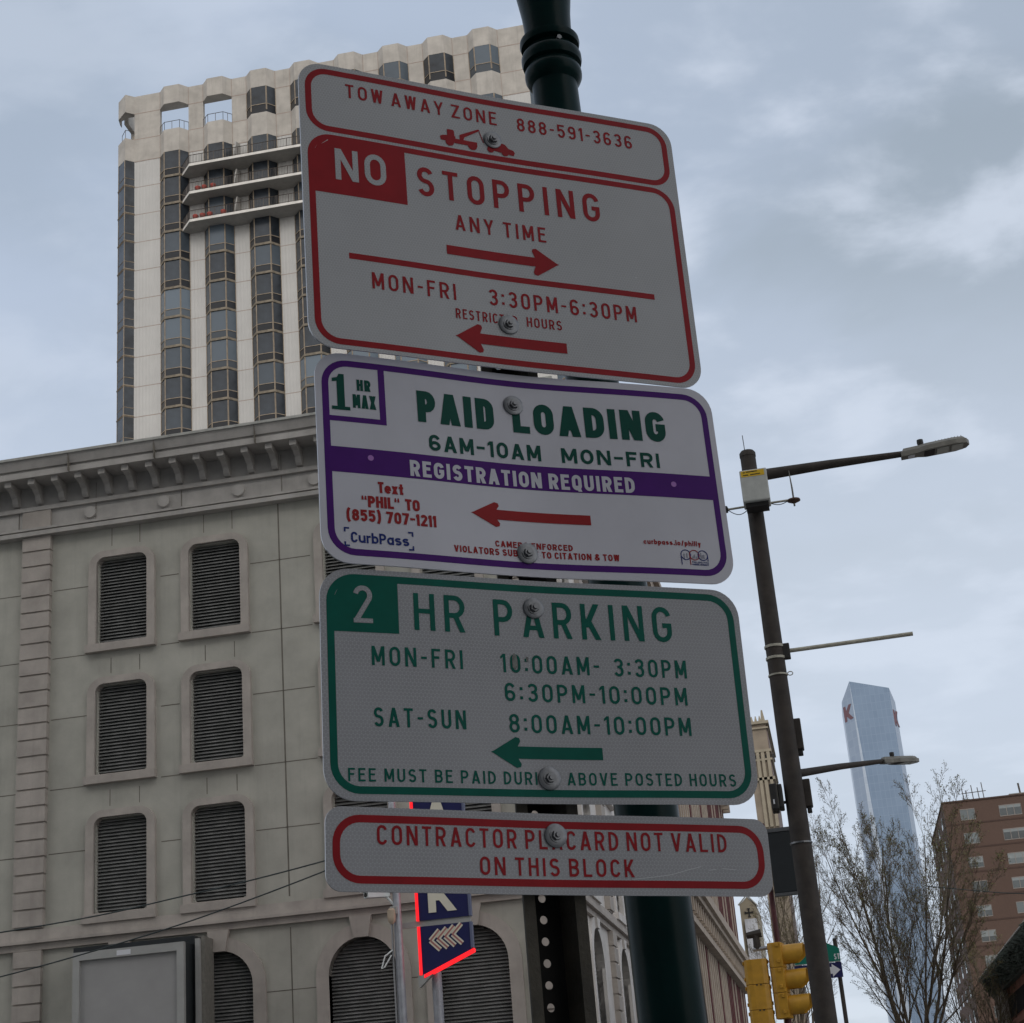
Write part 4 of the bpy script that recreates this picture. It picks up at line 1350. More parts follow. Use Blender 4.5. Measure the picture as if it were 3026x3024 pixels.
r_.build('railing', 'rail_metal', BL)
fin = MB()
for i in (1, 3, 5):
    x = BX[i] + B_W + .75
    fin.hexa([(x - .06, TY - .02, bz + .1), (x + .06, TY - .02, bz + .1), (x + .06, TY - 2.1, bz + .1), (x - .06, TY - 2.1, bz + .1)],
             [(x - .06, TY - .02, bz + 3.0), (x + .06, TY - .02, bz + 3.0), (x + .06, TY - 1.2, bz + 2.6), (x - .06, TY - 1.2, bz + 2.6)])
fin.build('divider', 'tower_soffit', BL)
for k in (1, 2):
    copy_part(BL, ta, (0, 0, -FH * k))
random.seed(4)
pots = None
for k, lab in ((1, 'round red flower pot standing on the middle balcony of the tower'), (2, 'round red flower pot standing on the lowest balcony of the tower')):
    zb = bz - FH * k + .1
    for j, x in enumerate((-55.2, -54.4, -53.6, -52.1) if k == 2 else (-54.9, -54.2, -53.2)):
        if pots is None:
            pots = MB().lathe([(.20, 0), (.30, .36), (.34, .50), (.32, .56), (.2, .66), (.05, .72)], 12).build('flower_pot', 'pot_red', None, smooth=True)
            o = pots
        else:
            o = pots.copy()
            COL.objects.link(o)
        o.location = (x, TY - 1.95, zb)
        tag(o, lab, 'flower pot', 'red pots on the tower balconies')

# ------------------------------------------------------------------ dark green lamp pole right behind the signs
gp = thing('lamp_pole', 'dark green glossy lamp pole with ringed collar rising behind the parking signs', 'lamp pole', (-0.268, 3.6, 0.14))
lean = lambda z: -0.340 + (z - 1.84) * -0.0195
def leaned(prof, n, name, mt='pole_green', smooth=True, parent=None):
    vs, fs = [], []
    for r, z in prof:
        for k in range(n):
            vs.append((lean(z) + r * math.cos(2 * math.pi * k / n), 3.6 + r * math.sin(2 * math.pi * k / n), z))
    for i in range(len(prof) - 1):
        for k in range(n):
            fs.append((i * n + k, i * n + (k + 1) % n, (i + 1) * n + (k + 1) % n, (i + 1) * n + k))
    fs.append(tuple(reversed(range(n))))
    fs.append(tuple((len(prof) - 1) * n + k for k in range(n)))
    return MB().add(vs, fs).build(name, mt, parent or gp, smooth=smooth)
def taper(z):
    return 0.0715 - (z - 1.84) * 0.0062
leaned([(.18, .14), (.18, .30), (.15, .34), (.13, .60), (.10, .70), (.085, .75), (taper(.9), .9), (taper(2), 2.0), (taper(3), 3.0), (taper(4.16), 4.16)], 48, 'shaft')
leaned([(.056, 4.12), (.066, 4.130), (.0715, 4.142), (.0725, 4.152), (.0715, 4.163), (.068, 4.169), (.064, 4.172), (.064, 4.178), (.074, 4.182), (.0765, 4.192), (.0765, 4.206), (.074, 4.212), (.061, 4.214), (.060, 4.232),
        (.074, 4.236), (.0765, 4.246), (.0755, 4.256), (.066, 4.262), (.060, 4.266)], 48, 'collar')
leaned([(.060, 4.262), (.0605, 4.30), (.063, 4.34), (.068, 4.38), (.076, 4.44), (.088, 4.52), (.104, 4.62), (.118, 4.72), (.122, 4.76), (.11, 4.78)], 32, 'flared_neck')
bz_ = MB()
for a in (-62, 150, 35):
    x, y = lean(4.223) + .061 * math.cos(R(a)), 3.6 + .061 * math.sin(R(a))
    x2, y2 = lean(4.223) + .071 * math.cos(R(a)), 3.6 + .071 * math.sin(R(a))
    sc1 = MB()
    sc1.tube([(x, y, 4.223), (x2, y2, 4.223)], .0065, 8)
    sc1.build('set_screw', 'zinc', gp)

# ------------------------------------------------------------------ brown street lamp post with two arms
LY = 22.0
K2 = LY / 17.0
def L2(x, z, y=LY):
    return (x * K2, y, 1.6 + (z - 1.6) * K2)
lp = thing('street_lamp', 'brown weathered street lamp post with two luminaire arms standing right of the signs', 'street lamp', (-0.157 * K2, LY, 0.14))
px = -0.157 * K2
MB().lathe([(.20, .14), (.20, .3), (.155, .34), (.150, 1.0), (.138, 3.5), (.122, 6.5), (.106, 10.2), (.106, 10.44), (.112, 10.445), (.112, 10.50), (.09, 10.53)], 28, c=(px, LY)).build('pole', 'lamp_brown', lp, smooth=True)
def luminaire(root, start, end, r0, r1, sc_=1.0, name='arm'):
    s_, e_ = Vector(start), Vector(end)
    d = (e_ - s_)
    dh = Vector((d.x, d.y, 0)).normalized()
    lat = Vector((-dh.y, dh.x, 0))
    am = MB().tube([s_, s_ * .5 + e_ * .5 + Vector((0, 0, .012)), e_], [r0, (r0 + r1) / 2, r1], 12).build(name, 'lamp_brown', root, smooth=True)
    # slim LED head: plan outline along dh, gently domed top
    hl, hw = .80 * sc_, .15 * sc_
    outl = [(-.12, -.075), (.10, -.085), (.22, -.14), (.62, -.15), (.76, -.10), (.80, 0), (.76, .10), (.62, .15), (.22, .14), (.10, .085), (-.12, .075)]
    P3 = lambda a, b, z: tuple(e_ + dh * a * sc_ + lat * b * sc_ + Vector((0, 0, z * sc_)) + Vector((0, 0, math.tan(R(4)) * a * sc_)))
    h = MB()
    h.hexa([P3(a, b, -.055) for a, b in outl], [P3(a, b, .015) for a, b in outl])
    h.hexa([P3(a * .97 + .008, b * .9, .0152) for a, b in outl], [P3(a * .9 + .03, b * .55, .068) for a, b in outl])
    for k in range(9):
        a = .36 + k * .043
        h.box(*[v for pr in zip(P3(a, -.004, .06), P3(a + .010, .004, .105)) for v in sorted(pr)])
    hd = h.build('luminaire', 'lamp_head', root, bevel=0.006)
    ln = MB()
    for a0, a1 in ((.36, .52), (.555, .71)):
        ln.hexa([P3(a0, -.10, -.064), P3(a1, -.10, -.064), P3(a1, .10, -.064), P3(a0, .10, -.064)], [P3(a0, -.10, -.056), P3(a1, -.10, -.056), P3(a1, .10, -.056), P3(a0, .10, -.056)])
    ln.build('lens', 'lamp_lens', hd)
    dk = MB().hexa([P3(.19, -.09, -.062), P3(.33, -.11, -.062), P3(.33, .11, -.062), P3(.19, .09, -.062)], [P3(.19, -.09, -.056), P3(.33, -.11, -.056), P3(.33, .11, -.056), P3(.19, .09, -.056)])
    dk.build('access_door', 'dark_fitting', hd)
    tg = MB().hexa([P3(-.03, -.05, -.061), P3(.06, -.05, -.061), P3(.06, .05, -.061), P3(-.03, .05, -.061)], [P3(-.03, -.05, -.0555), P3(.06, -.05, -.0555), P3(.06, .05, -.0555), P3(-.03, .05, -.0555)])
    tg.build('tag', 'white_trim', hd)
    c_ = P3(.16, 0, .06)
    MB().tube([c_, (c_[0], c_[1], c_[2] + .05 * sc_), (c_[0], c_[1], c_[2] + .095 * sc_)], [.036 * sc_, .045 * sc_, .043 * sc_], 12).build('photocell', 'dark_fitting', hd, smooth=True)
luminaire(lp, (px, LY, 1.6 + (8.205 - 1.6) * K2), (1.52 * K2, LY, 1.6 + (8.205 - 1.6) * K2 + .02), .085, .040)
luminaire(lp, (px, LY, 1.6 + (4.985 - 1.6) * K2), (1.07, LY + 1.2, 6.26), .055, .030, .72)
# pale banner arm with its clamps
ba = MB()
zb = 1.6 + (6.255 - 1.6) * K2
ba.tube([(px + .10, LY, zb), (px + .24, LY, zb), (1.24 * K2, LY, zb + .02)], [.03, .028, .028], 10)
ba.build('banner_arm', 'bracket_cream', lp, smooth=True)
for dz_ in (.075, -.085):
    MB().lathe([(.128, zb + dz_ - .018), (.131, zb + dz_ - .015), (.131, zb + dz_ + .015), (.128, zb + dz_ + .018)], 24, c=(px, LY)).build('clamp_band', 'bracket_cream', lp)
MB().box(px + .08, px + .20, LY - .05, LY + .05, zb - .11, zb + .10).build('clamp_block', 'dark_fitting', lp, bevel=.012)
for z, mm in ((1.6 + (6.01 - 1.6) * K2, 'bracket_cream'), (1.6 + (4.30 - 1.6) * K2, 'zinc')):
    rr = .126 if z > 6 else .140
    MB().lathe([(rr, z - .012), (rr + .004, z - .010), (rr + .004, z + .010), (rr, z + .012)], 24, c=(px, LY)).build('strap', mm, lp)
lo = MB()
zz = 1.6 + (6.01 - 1.6) * K2
lo.tube([(px + .126 + .035 + .035 * math.cos(R(a)), LY, zz + .01 + .025 * math.sin(R(a))) for a in range(0, 361, 30)], .007, 6)
lo.build('strap_loop', 'bracket_cream', lp)
# cabinets strapped to the post
def cabinet(name, label, x0, x1, z0_, z1_, y0, y1, mt, conduit=True):
    c_ = thing(name, label, 'equipment box', ((x0 + x1) / 2, (y0 + y1) / 2, z0_))
    MB().box(x0, x1, y0, y1, z0_, z1_).build('casing', mt, c_, bevel=.018)
    return c_
x0, x1 = -.265 * K2, .018 * K2
zt, zb_ = 1.6 + (8.155 - 1.6) * K2, 1.6 + (7.80 - 1.6) * K2
cb = cabinet('antenna_cabinet', 'pale grey cabinet with a yellow warning label near the top of the lamp post', x0, x1, zb_, zt, LY - .46, LY - .13, 'cabinet_grey')
lab = MB().box(x0 + .02, x1 - .035, LY - .463, LY - .459, zt - .105, zt - .02).build('warning_label', 'label_yellow', cb)
lm = MB()
for x, z, w in ((x0 + .045, zt - .05, .03), (x0 + .09, zt - .045, .15), (x0 + .045, zt - .088, .07), (x0 + .145, zt - .088, .13)):
    lm.box(x, x + w, LY - .4645, LY - .4632, z, z + .014)
lm.build('small_print', 'dark_fitting', lab)
MB().box(x0 + .03, x1 - .03, LY - .40, LY - .15, zb_ - .06, zb_ - .002).build('under_tray', 'dark_fitting', cb)
MB().box(px - .06, px + .06, LY - .13, LY - .09, zb_, zt).build('mounting_plate', 'dark_fitting', cb)
za = 1.6 + (7.80 - 1.6) * K2
MB().tube([(-.47 * K2, LY - .2, za + .02), (px, LY - .2, za + .03), (.26 * K2, LY - .2, za + .035)], .016, 8).build('antenna_crossbar', 'bracket_cream', cb)
MB().lathe([(.02, za - .02), (.09, za + .015), (.085, za + .035), (.03, za + .055)], 18, c=(.255 * K2, LY - .2)).build('antenna_disc', 'rust', cb, smooth=True)
MB().tube([(.255 * K2, LY - .2, za - .06), (.255 * K2, LY - .2, za + .20), (.247 * K2, LY - .2, za + .46)], [.013, .012, .005], 7).build('whip_antenna', 'lamp_head', cb)
MB().lathe([(.025, za - .02), (.035, za + .03), (.02, za + .07)], 10, c=(-.455 * K2, LY - .2)).build('antenna_stub', 'dark_fitting', cb)
MB().tube([(px - .03, LY, 10.52), (px - .035, LY, 10.78)], .006, 5).build('lightning_tip', 'zinc', lp)
def cable(pts, r=.006):
    return MB().tube(pts, r, 5)
cable([(-.45 * K2 + .02 + k * .30 / 8, LY - .2, za + .01 - .085 * math.sin(math.pi * k / 8) ) for k in range(9)]).build('cable', 'wire_black', cb)
cable([(x1 + k * .22 / 8, LY - .2, za + .02 - .03 * math.sin(math.pi * k / 8)) for k in range(9)]).build('cable', 'wire_black', cb)
def small_box(label, x0, x1, ztop, zbot, y0, y1):
    c_ = thing('control_box', label, 'equipment box', ((x0 + x1) / 2, (y0 + y1) / 2, zbot), 'small dark boxes strapped to the lamp post')
    MB().box(x0, x1, y0, y1, zbot, ztop).build('casing', 'lamp_brown', c_, bevel=.015)
    MB().box(x0 + .02, x1 - .02, y0 + .03, y1 - .03, zbot - .07, zbot - .002).build('cable_gland', 'dark_fitting', c_, bevel=.01)
    return c_
small_box('slim brown box on the right of the lamp post above the lower lamp arm', px + .10, px + .205, 1.6 + (5.55 - 1.6) * K2, 1.6 + (5.235 - 1.6) * K2, LY + .0, LY + .18)
small_box('slim brown box on the right of the lamp post below the lower lamp arm', px + .115, px + .215, 1.6 + (4.93 - 1.6) * K2, 1.6 + (4.655 - 1.6) * K2, LY + .0, LY + .18)
sg = thing('pedestrian_signal', 'black boxy signal with a white mark hanging left of the lamp post', 'signal', (-.335 * K2, LY, 1.6 + (4.67 - 1.6) * K2))
zt, zb_ = 1.6 + (4.90 - 1.6) * K2, 1.6 + (4.64 - 1.6) * K2
MB().box(-.395 * K2, -.325 * K2, LY - .14, LY + .20, zb_, zt).build('housing', 'dark_fitting', sg, bevel=.015)
MB().box(-.318 * K2, -.272 * K2, LY - .12, LY + .18, zb_ + .02, zt - .01).build('visor', 'dark_fitting', sg, bevel=.015)
MB().box(-.325 * K2 - .002, -.318 * K2, LY - .11, LY + .16, zb_ + .03, zt - .03).build('door_gap', 'lamp_head', sg)
MB().box(-.372 * K2, -.357 * K2, LY - .1425, LY - .1405, zb_ + .07, zb_ + .13).build('mark', 'white_trim', sg)
MB().tube([(-.27 * K2, LY, zb_ + .1), (px - .10, LY, zb_ + .1)], .02, 8).build('bracket', 'dark_fitting', sg)

# ------------------------------------------------------------------ traffic signals on their mast, signs beside them
SY = 25.0
K5 = SY / 19.0
X5 = lambda x: x * K5
Z5 = lambda z: 1.6 + (z - 1.6) * K5
mp_ = thing('signal_mast', 'slim dark red mast carrying the traffic signals and the dark sign box', 'mast', (X5(-.575), SY + .22, .14))
MB().lathe([(.12, .14), (.12, .3), (.05, .36), (.048, 3.0), (.036, Z5(4.2)), (.034, 5.95)], 18, c=(X5(-.578), SY + .22)).build('pole', 'pole_oxblood', mp_, smooth=True)
br_ = MB()
br_.tube([(X5(-.85), SY + .1, Z5(3.545)), (X5(-.70), SY + .1, Z5(3.55)), (X5(-.578), SY + .22, Z5(3.55))], .028, 8)
br_.build('signal_bracket', 'pole_galv', mp_)
br_ = MB()
br_.tube([(X5(-.80), SY + .12, Z5(3.545)), (X5(-.80), SY + .12, Z5(3.68)), (X5(-.85), SY + .12, Z5(3.72))], [.055, .05, .04], 8)
br_.tube([(X5(-.90), SY + .12, Z5(3.70)), (X5(-.74), SY + .12, Z5(3.715))], [.045, .06], 8)
br_.build('mounting_casting', 'lamp_brown', mp_)
def signal_head(label, loc, rz):
    """three sections; local -Y is the face with the visors, origin at the bottom centre"""
    t_ = thing('traffic_signal', label, 'traffic light', loc, 'yellow traffic signals on the mast', rz)
    for k in range(3):
        z0_ = k * .347
        b = MB()
        hw = .165
        o = rrect(-hw, hw, -.095, .095, .03, 3)
        # back is rounded: deeper in the middle
        pl = [(-hw, -.095), (hw, -.095), (hw, .03), (hw * .86, .085), (hw * .45, .112), (-hw * .45, .112), (-hw * .86, .085), (-hw, .03)]
        b.hexa([(x, y, z0_ + .003) for x, y in pl], [(x, y, z0_ + .344) for x, y in pl])
        s_ = b.build('section', 'signal_yellow', t_, local=True, bevel=.004)
        hg = MB()
        for zz in (.06, .28):
            hg.box(hw, hw + .02, -.06, -.02, z0_ + zz, z0_ + zz + .05)
            hg.box(-hw - .02, -hw, -.06, -.02, z0_ + zz, z0_ + zz + .05)
        hg.build('hinges', 'signal_yellow', s_, local=True, bevel=.006)
        v_ = MB()
        n_ = 22
        A, B = [], []
        for ln_, r in ((0, .142), (1, .142), (1, .134), (0, .134)):
            pass
        ang = [R(-62 + (304) * j / n_) for j in range(n_ + 1)]
        zc = z0_ + .172
        ring = lambda r, y: [(r * math.cos(a), y, zc + r * math.sin(a)) for a in ang]
        depth = lambda a: -.095 - (.30 if math.sin(a) > -.2 else .30 + (math.sin(a) + .2) * .16)
        outer_f = [(.142 * math.cos(a), depth(a), zc + .142 * math.sin(a)) for a in ang]
        inner_f = [(.134 * math.cos(a), depth(a), zc + .134 * math.sin(a)) for a in ang]
        ob, ib = ring(.142, -.096), ring(.134, -.096)
        m_ = n_ + 1
        v_.add(ob + outer_f + inner_f + ib, [(q * m_ + j, q * m_ + j + 1, (q + 1) * m_ + j + 1, (q + 1) * m_ + j) for q in range(3) for j in range(n_)])
        v_.build('visor', 'signal_yellow', s_, local=True, smooth=True)
        MB().add([(.125 * math.cos(2 * math.pi * j / 20), -.0965, zc + .125 * math.sin(2 * math.pi * j / 20)) for j in range(20)], [tuple(reversed(range(20)))]).build('lens', 'signal_black', s_, local=True)
    kb = MB()
    for zz in (.347, .694):
        for dx_ in (-.035, .02):
            kb.box(dx_, dx_ + .022, .108, .120, zz - .02, zz + .0)
    kb.build('back_bolts', 'signal_black', t_, local=True)
    return t_
signal_head('yellow traffic signal seen from behind, the left one beside the red mast', (X5(-.835), SY, Z5(3.435) - 1.045), R(180 + 8))
signal_head('yellow traffic signal turned sideways with visors towards the lamp post', (X5(-.60), SY + .06, Z5(3.59) - 1.045), R(82))
bx = thing('sign_box', 'dark flat sign box with silver top edge between lamp post and parking signs', 'sign box', (X5(-.40), SY + .1, Z5(4.11)))
MB().box(X5(-.535), X5(-.23), SY + .05, SY + .17, Z5(4.115), Z5(4.775)).build('casing', 'billboard_dark', bx, bevel=.01)
MB().box(X5(-.54), X5(-.225), SY + .04, SY + .18, Z5(4.778), Z5(4.82)).build('top_edge', 'zinc', bx)
MB().box(X5(-.54), X5(-.225), SY + .04, SY + .18, Z5(4.085), Z5(4.112)).build('bottom_edge', 'zinc', bx)
# street name and one-way plates on a pole of their own
RY = 27.0
K7 = RY / 19.0
X7 = lambda x: x * K7
Z7 = lambda z: 1.6 + (z - 1.6) * K7
sp_ = thing('sign_post', 'slim brown post holding the street name plate, mostly hidden behind the lamp post', 'sign post', (X7(.03), RY + .1, .14))
MB().lathe([(.035, .14), (.032, Z7(3.58))], 12, c=(X7(.035), RY + .12)).build('pole', 'lamp_brown', sp_, smooth=True)
pl = thing('street_name_sign', 'green street name plate ending in ST behind the lamp post', 'street sign', (X7(-.1), RY, Z7(3.34)))
def gplate(x0, x1, z0_, z1_, fn_top=None):
    o = [(x0, z0_), (x1, z0_), (x1, z0_ + (z1_ - z0_) * .62), (x1 - .05, z0_ + (z1_ - z0_) * .74), (x1 - .22, z1_), (x0 + .22, z1_), (x0 + .05, z0_ + (z1_ - z0_) * .74), (x0, z0_ + (z1_ - z0_) * .62)]
    return MB().plate(o, [], lambda u, v, w: (u, RY + w, v), .012, back=True)
gpl = gplate(X7(-.42), X7(.067), Z7(3.335), Z7(3.545)).build('plate', 'street_green', pl)
text_mb(MB(), 'ST', X7(.003), X7(.061), Z7(3.352), .085, .016, lambda u, v, h: (u, RY - .003 - h * .002, v), gap=.2).build('lettering', 'white_trim', gpl)
MB().box(X7(-.42), X7(.067), RY - .006, RY + .018, Z7(3.328), Z7(3.3345)).build('edge_trim', 'aluminium', pl)
ow = thing('one_way_sign', 'navy one way plate with a white arrow below the street name plate', 'street sign', (X7(-.15), RY, Z7(3.16)))
owp = MB().box(X7(-.43), X7(.072), RY, RY + .010, Z7(3.165), Z7(3.322)).build('plate', 'navy', ow)
aw = MB()
aw.add([(X7(x), RY - .004, Z7(z)) for x, z in ((.052, 3.243), (-.035, 3.176), (-.035, 3.208), (-.35, 3.208), (-.35, 3.278), (-.035, 3.278), (-.035, 3.31))], [(0, 6, 5, 4, 3, 2, 1)])
aw.build('arrow', 'white_trim', owp)
MB().box(X7(-.437), X7(-.43), RY - .003, RY + .012, Z7(3.165), Z7(3.322)).build('edge_trim', 'aluminium', ow)
text_mb(MB(), 'ONE WAY', X7(-.325), X7(-.10), Z7(3.225), .052, .010, lambda u, v, h: (u, RY - .005 - h * .002, v), gap=.2).build('lettering', 'signal_black', owp)

# ------------------------------------------------------------------ PARK sign with red light edges, camera pole, empty billboard, wires
KY = 35.0
pk = thing('parking_garage_sign', 'navy upright PARK sign with glowing red edges and chevrons, slanted foot', 'sign', (-7.9, KY, .14))
MB().lathe([(.16, .14), (.16, .2), (.105, .24), (.105, 9.8)], 18, c=(-8.095, KY + .22)).build('pole', 'pole_galv', pk, smooth=True)
up_ = MB().hexa([(-8.345, KY, 6.42), (-7.285, KY, 6.42), (-7.285, KY + .12, 6.42), (-8.345, KY + .12, 6.42)], [(-8.345, KY, 9.9), (-7.285, KY, 9.9), (-7.285, KY + .12, 9.9), (-8.345, KY + .12, 9.9)]).build('upper_panel', 'navy', pk)
lo_ = MB().hexa([(-8.335, KY, 5.32), (-7.285, KY, 5.745), (-7.285, KY + .12, 5.745), (-8.335, KY + .12, 5.32)], [(-8.335, KY, 6.30), (-7.285, KY, 6.30), (-7.285, KY + .12, 6.30), (-8.335, KY + .12, 6.30)]).build('lower_panel', 'navy', pk)
MB().box(-8.75, -7.27, KY + .03, KY + .10, 6.302, 6.418).build('cross_arm', 'frame_pale', pk)
lt = MB()
for ch, zb in (('K', 6.56), ('R', 7.37), ('A', 8.17), ('P', 8.98)):
    for j, g in enumerate(glyph(ch, .60, .70, .165)):
        mp3 = lambda x, y: (-8.13 + x, KY - .02 - .0006 * j, zb + y)
        if g[0] == 'P':
            lt.add([mp3(*p) for p in g[1]], [tuple(range(len(g[1])))])
        else:
            L_, R_ = ribbon(dedupe(g[1], g[2]), .165, g[2])
            n_ = len(L_)
            lt.add([mp3(*p) for p in L_] + [mp3(*p) for p in R_], [(i, n_ + i, n_ + (i + 1) % n_, (i + 1) % n_) for i in range(n_ if g[2] else n_ - 1)])
lt.build('lettering', 'letter_cream', up_)
cv, ci = MB(), MB()
for k in range(4):
    x = -8.13 + k * .158
    for b_, w, y in ((cv, .05, -.012), (ci, .018, -.014)):
        for s_ in (1, -1):
            e = Vector((.20, .20 * s_))
            n_ = Vector((-e.y, e.x)).normalized() * w
            c0, c1 = Vector((x, 5.995 + .028 * k)), Vector((x, 5.995 + .028 * k)) + e
            b_.add([(p.x, KY + y - .0006 * (s_ + 1), p.y) for p in (c0 - n_, c1 - n_, c1 + n_, c0 + n_)], [(0, 1, 2, 3)])
ch_ = cv.build('chevrons', 'letter_cream', lo_)
ci.build('chevron_cores', 'chevron_pink', ch_)
MB().box(-8.405, -8.347, KY - .03, KY + .13, 6.42, 9.9).build('light_edge', 'neon_red', up_)
MB().hexa([(-8.395, KY - .03, 5.32), (-8.337, KY - .03, 5.32), (-8.337, KY + .13, 5.32), (-8.395, KY + .13, 5.32)], [(-8.395, KY - .03, 6.30), (-8.337, KY - .03, 6.30), (-8.337, KY + .13, 6.30), (-8.395, KY + .13, 6.30)]).build('light_edge', 'neon_red', lo_)
MB().hexa([(-8.30, KY - .03, 5.255), (-7.22, KY - .03, 5.69), (-7.22, KY + .13, 5.69), (-8.30, KY + .13, 5.255)], [(-8.30, KY - .03, 5.325), (-7.22, KY - .03, 5.76), (-7.22, KY + .13, 5.76), (-8.30, KY + .13, 5.325)]).build('light_edge', 'neon_red', lo_)
MB().box(-7.283, -7.235, KY - .02, KY + .13, 6.42, 9.9).build('side_trim', 'steel_grey_blue', up_)
MB().box(-7.283, -7.235, KY - .02, KY + .13, 5.775, 6.30).build('side_trim', 'steel_grey_blue', lo_)
MB().hexa([(-8.43, KY - .02, 5.08), (-8.40, KY - .02, 5.08), (-8.40, KY + .13, 5.08), (-8.43, KY + .13, 5.08)], [(-8.43, KY - .02, 5.33), (-8.12, KY - .02, 5.33), (-8.12, KY + .13, 5.33), (-8.43, KY + .13, 5.33)]).build('foot_trim', 'frame_pale', lo_)

cpn = thing('camera_pole', 'tall grey pole with a white security camera left of the PARK sign', 'camera pole', (-8.78, KY - .1, .14))
MB().lathe([(.16, .14), (.16, .22), (.105, .26), (.09, 5.0), (.075, 9.2), (.05, 9.24)], 18, c=(-8.78, KY - .1)).build('pole', 'pole_galv', cpn, smooth=True)
cv_ = MB()
a0, a1 = Vector((-9.02, KY - .18, 7.02)), Vector((-9.30, KY - .62, 6.97))
d = (a1 - a0).normalized()
lat = Vector((0, 0, 1)).cross(d).normalized()
upv = d.cross(lat)
def ob(mb, p0, p1, hw, hh):
    q = lambda p: [tuple(p + lat * a * hw + upv * b * hh) for a, b in ((-1, -1), (1, -1), (1, 1), (-1, 1))]
    mb.hexa(q(p0), q(p1))
ob(cv_, a0 + d * -.1, a1, .075, .065)
cb_ = cv_.build('camera_body', 'cctv_white', cpn, bevel=.012)
v2 = MB()
ob(v2, a0 + d * -.12 + upv * .072, a1 + d * .07 + upv * .072, .088, .006)
v2.build('sun_shield', 'cctv_white', cb_)
MB().tube([tuple(a1 + d * .001), tuple(a1 + d * .012)], .045, 14).build('lens', 'dark_fitting', cb_)
MB().tube([tuple(a0), (-8.85, KY - .12, 6.80), (-8.78, KY - .1, 6.72)], .028, 8).build('camera_bracket', 'cctv_white', cpn)
MB().lathe([(.03, 6.38), (.075, 6.43), (.09, 6.52), (.085, 6.66), (.05, 6.70)], 14, c=(-8.87, KY - .25)).build('dome_camera', 'terrace_plaster', cpn, smooth=True)
MB().box(-8.90, -8.75, KY - .25, KY - .19, 6.58, 6.74).build('junction_box', 'frame_pale', cpn, bevel=.01)
MB().tube([(-8.885, KY - .2, 6.4), (-8.89, KY - .19, 5.9), (-8.885, KY - .19, 4.2)], .022, 7).build('conduit', 'zinc', cpn)
MB().tube([(-8.90, KY - .2, 5.86), (-9.04, KY - .3, 5.74), (-9.12, KY - .3, 5.50), (-9.06, KY - .3, 5.52), (-8.92, KY - .22, 5.76)], .016, 6).build('hanging_bracket', 'cctv_white', cpn)
MB().lathe([(.086, 5.02), (.088, 5.06), (.088, 5.14), (.086, 5.2)], 14, c=(-8.78, KY - .1)).build('rust_band', 'rust', cpn)

bb = thing('billboard', 'empty billboard cabinet with blank grey face in a pale frame on the stone wall', 'billboard', (-15.5, 37.0, 3.0))
MB().box(-17.06, -14.14, 37.30, 37.84, 2.4, 6.945).build('cabinet', 'billboard_dark', bb)
fm = MB()
fm.plate([(-16.80, 2.4), (-14.17, 2.4), (-14.17, 6.755), (-16.80, 6.755)], [[(-16.64, 2.56), (-16.64, 6.57), (-14.335, 6.57), (-14.335, 2.56)]], lambda u, v, w: (u, 36.70 + w, v), .12)
fm.build('frame', 'frame_pale', bb)
MB().box(-16.66, -14.32, 36.78, 36.82, 2.5, 6.60).build('blank_face', 'blank_panel', bb)
MB().box(-16.80, -14.17, 36.822, 37.298, 2.4, 6.75).build('body', 'billboard_dark', bb)
MB().box(-15.75, -15.42, 36.694, 36.699, 6.60, 6.71).build('maker_plate', 'white_trim', bb)
MB().box(-14.09, -13.985, 37.2, 37.88, 2.4, 6.86).build('side_channel', 'frame_pale', bb)
MB().box(-13.98, -13.90, 37.3, 37.88, 2.4, 6.90).build('side_channel_cover', 'lamp_head', bb)

def wire(label, pts, r=.014):
    P_ = []
    n_ = len(pts)
    # smooth the polyline with a Catmull-Rom curve
    for i in range(n_ - 1):
        p0, p1, p2, p3 = [Vector(pts[max(0, min(n_ - 1, i + k))]) for k in (-1, 0, 1, 2)]
        for k in range(8):
            t_ = k / 8
            P_.append(.5 * ((2 * p1) + (p2 - p0) * t_ + (2 * p0 - 5 * p1 + 4 * p2 - p3) * t_ ** 2 + (3 * p1 - p0 - 3 * p2 + p3) * t_ ** 3))
    P_.append(Vector(pts[-1]))
    o = MB().tube(P_, r, 5).build('overhead_wire', 'wire_black')
    return tag(o, label, 'wire', 'overhead wires')
wire('thin black wire crossing above the string course of the stone building', [(-26, 30, 6.1), (-15.19, 30, 6.33), (-11.47, 30, 6.64), (-8.87, 30, 6.99), (-3.5, 30, 8.0), (2.0, 30, 9.0)] if False else
     [(-26, 30, 6.0), (-15.19, 30, 6.33), (-11.47, 30, 6.64), (-8.75, 30, 7.0), (-7.0, 30, 7.35)])
wire('thin black wire sagging past the top of the empty billboard', [(-20, 30.2, 5.05), (-17.5, 30.2, 5.27), (-15.25, 30.2, 5.55), (-13.4, 30.2, 5.84), (-11.4, 30.2, 6.22), (-8.9, 30.2, 6.84), (-7.0, 30.2, 7.42)])
wire('thin black wire in front of the brown brick building behind the bare tree', [(1.7, 30, 5.42), (2.5, 30, 5.26), (3.28, 30, 5.13), (5.2, 30, 4.95)], .008)

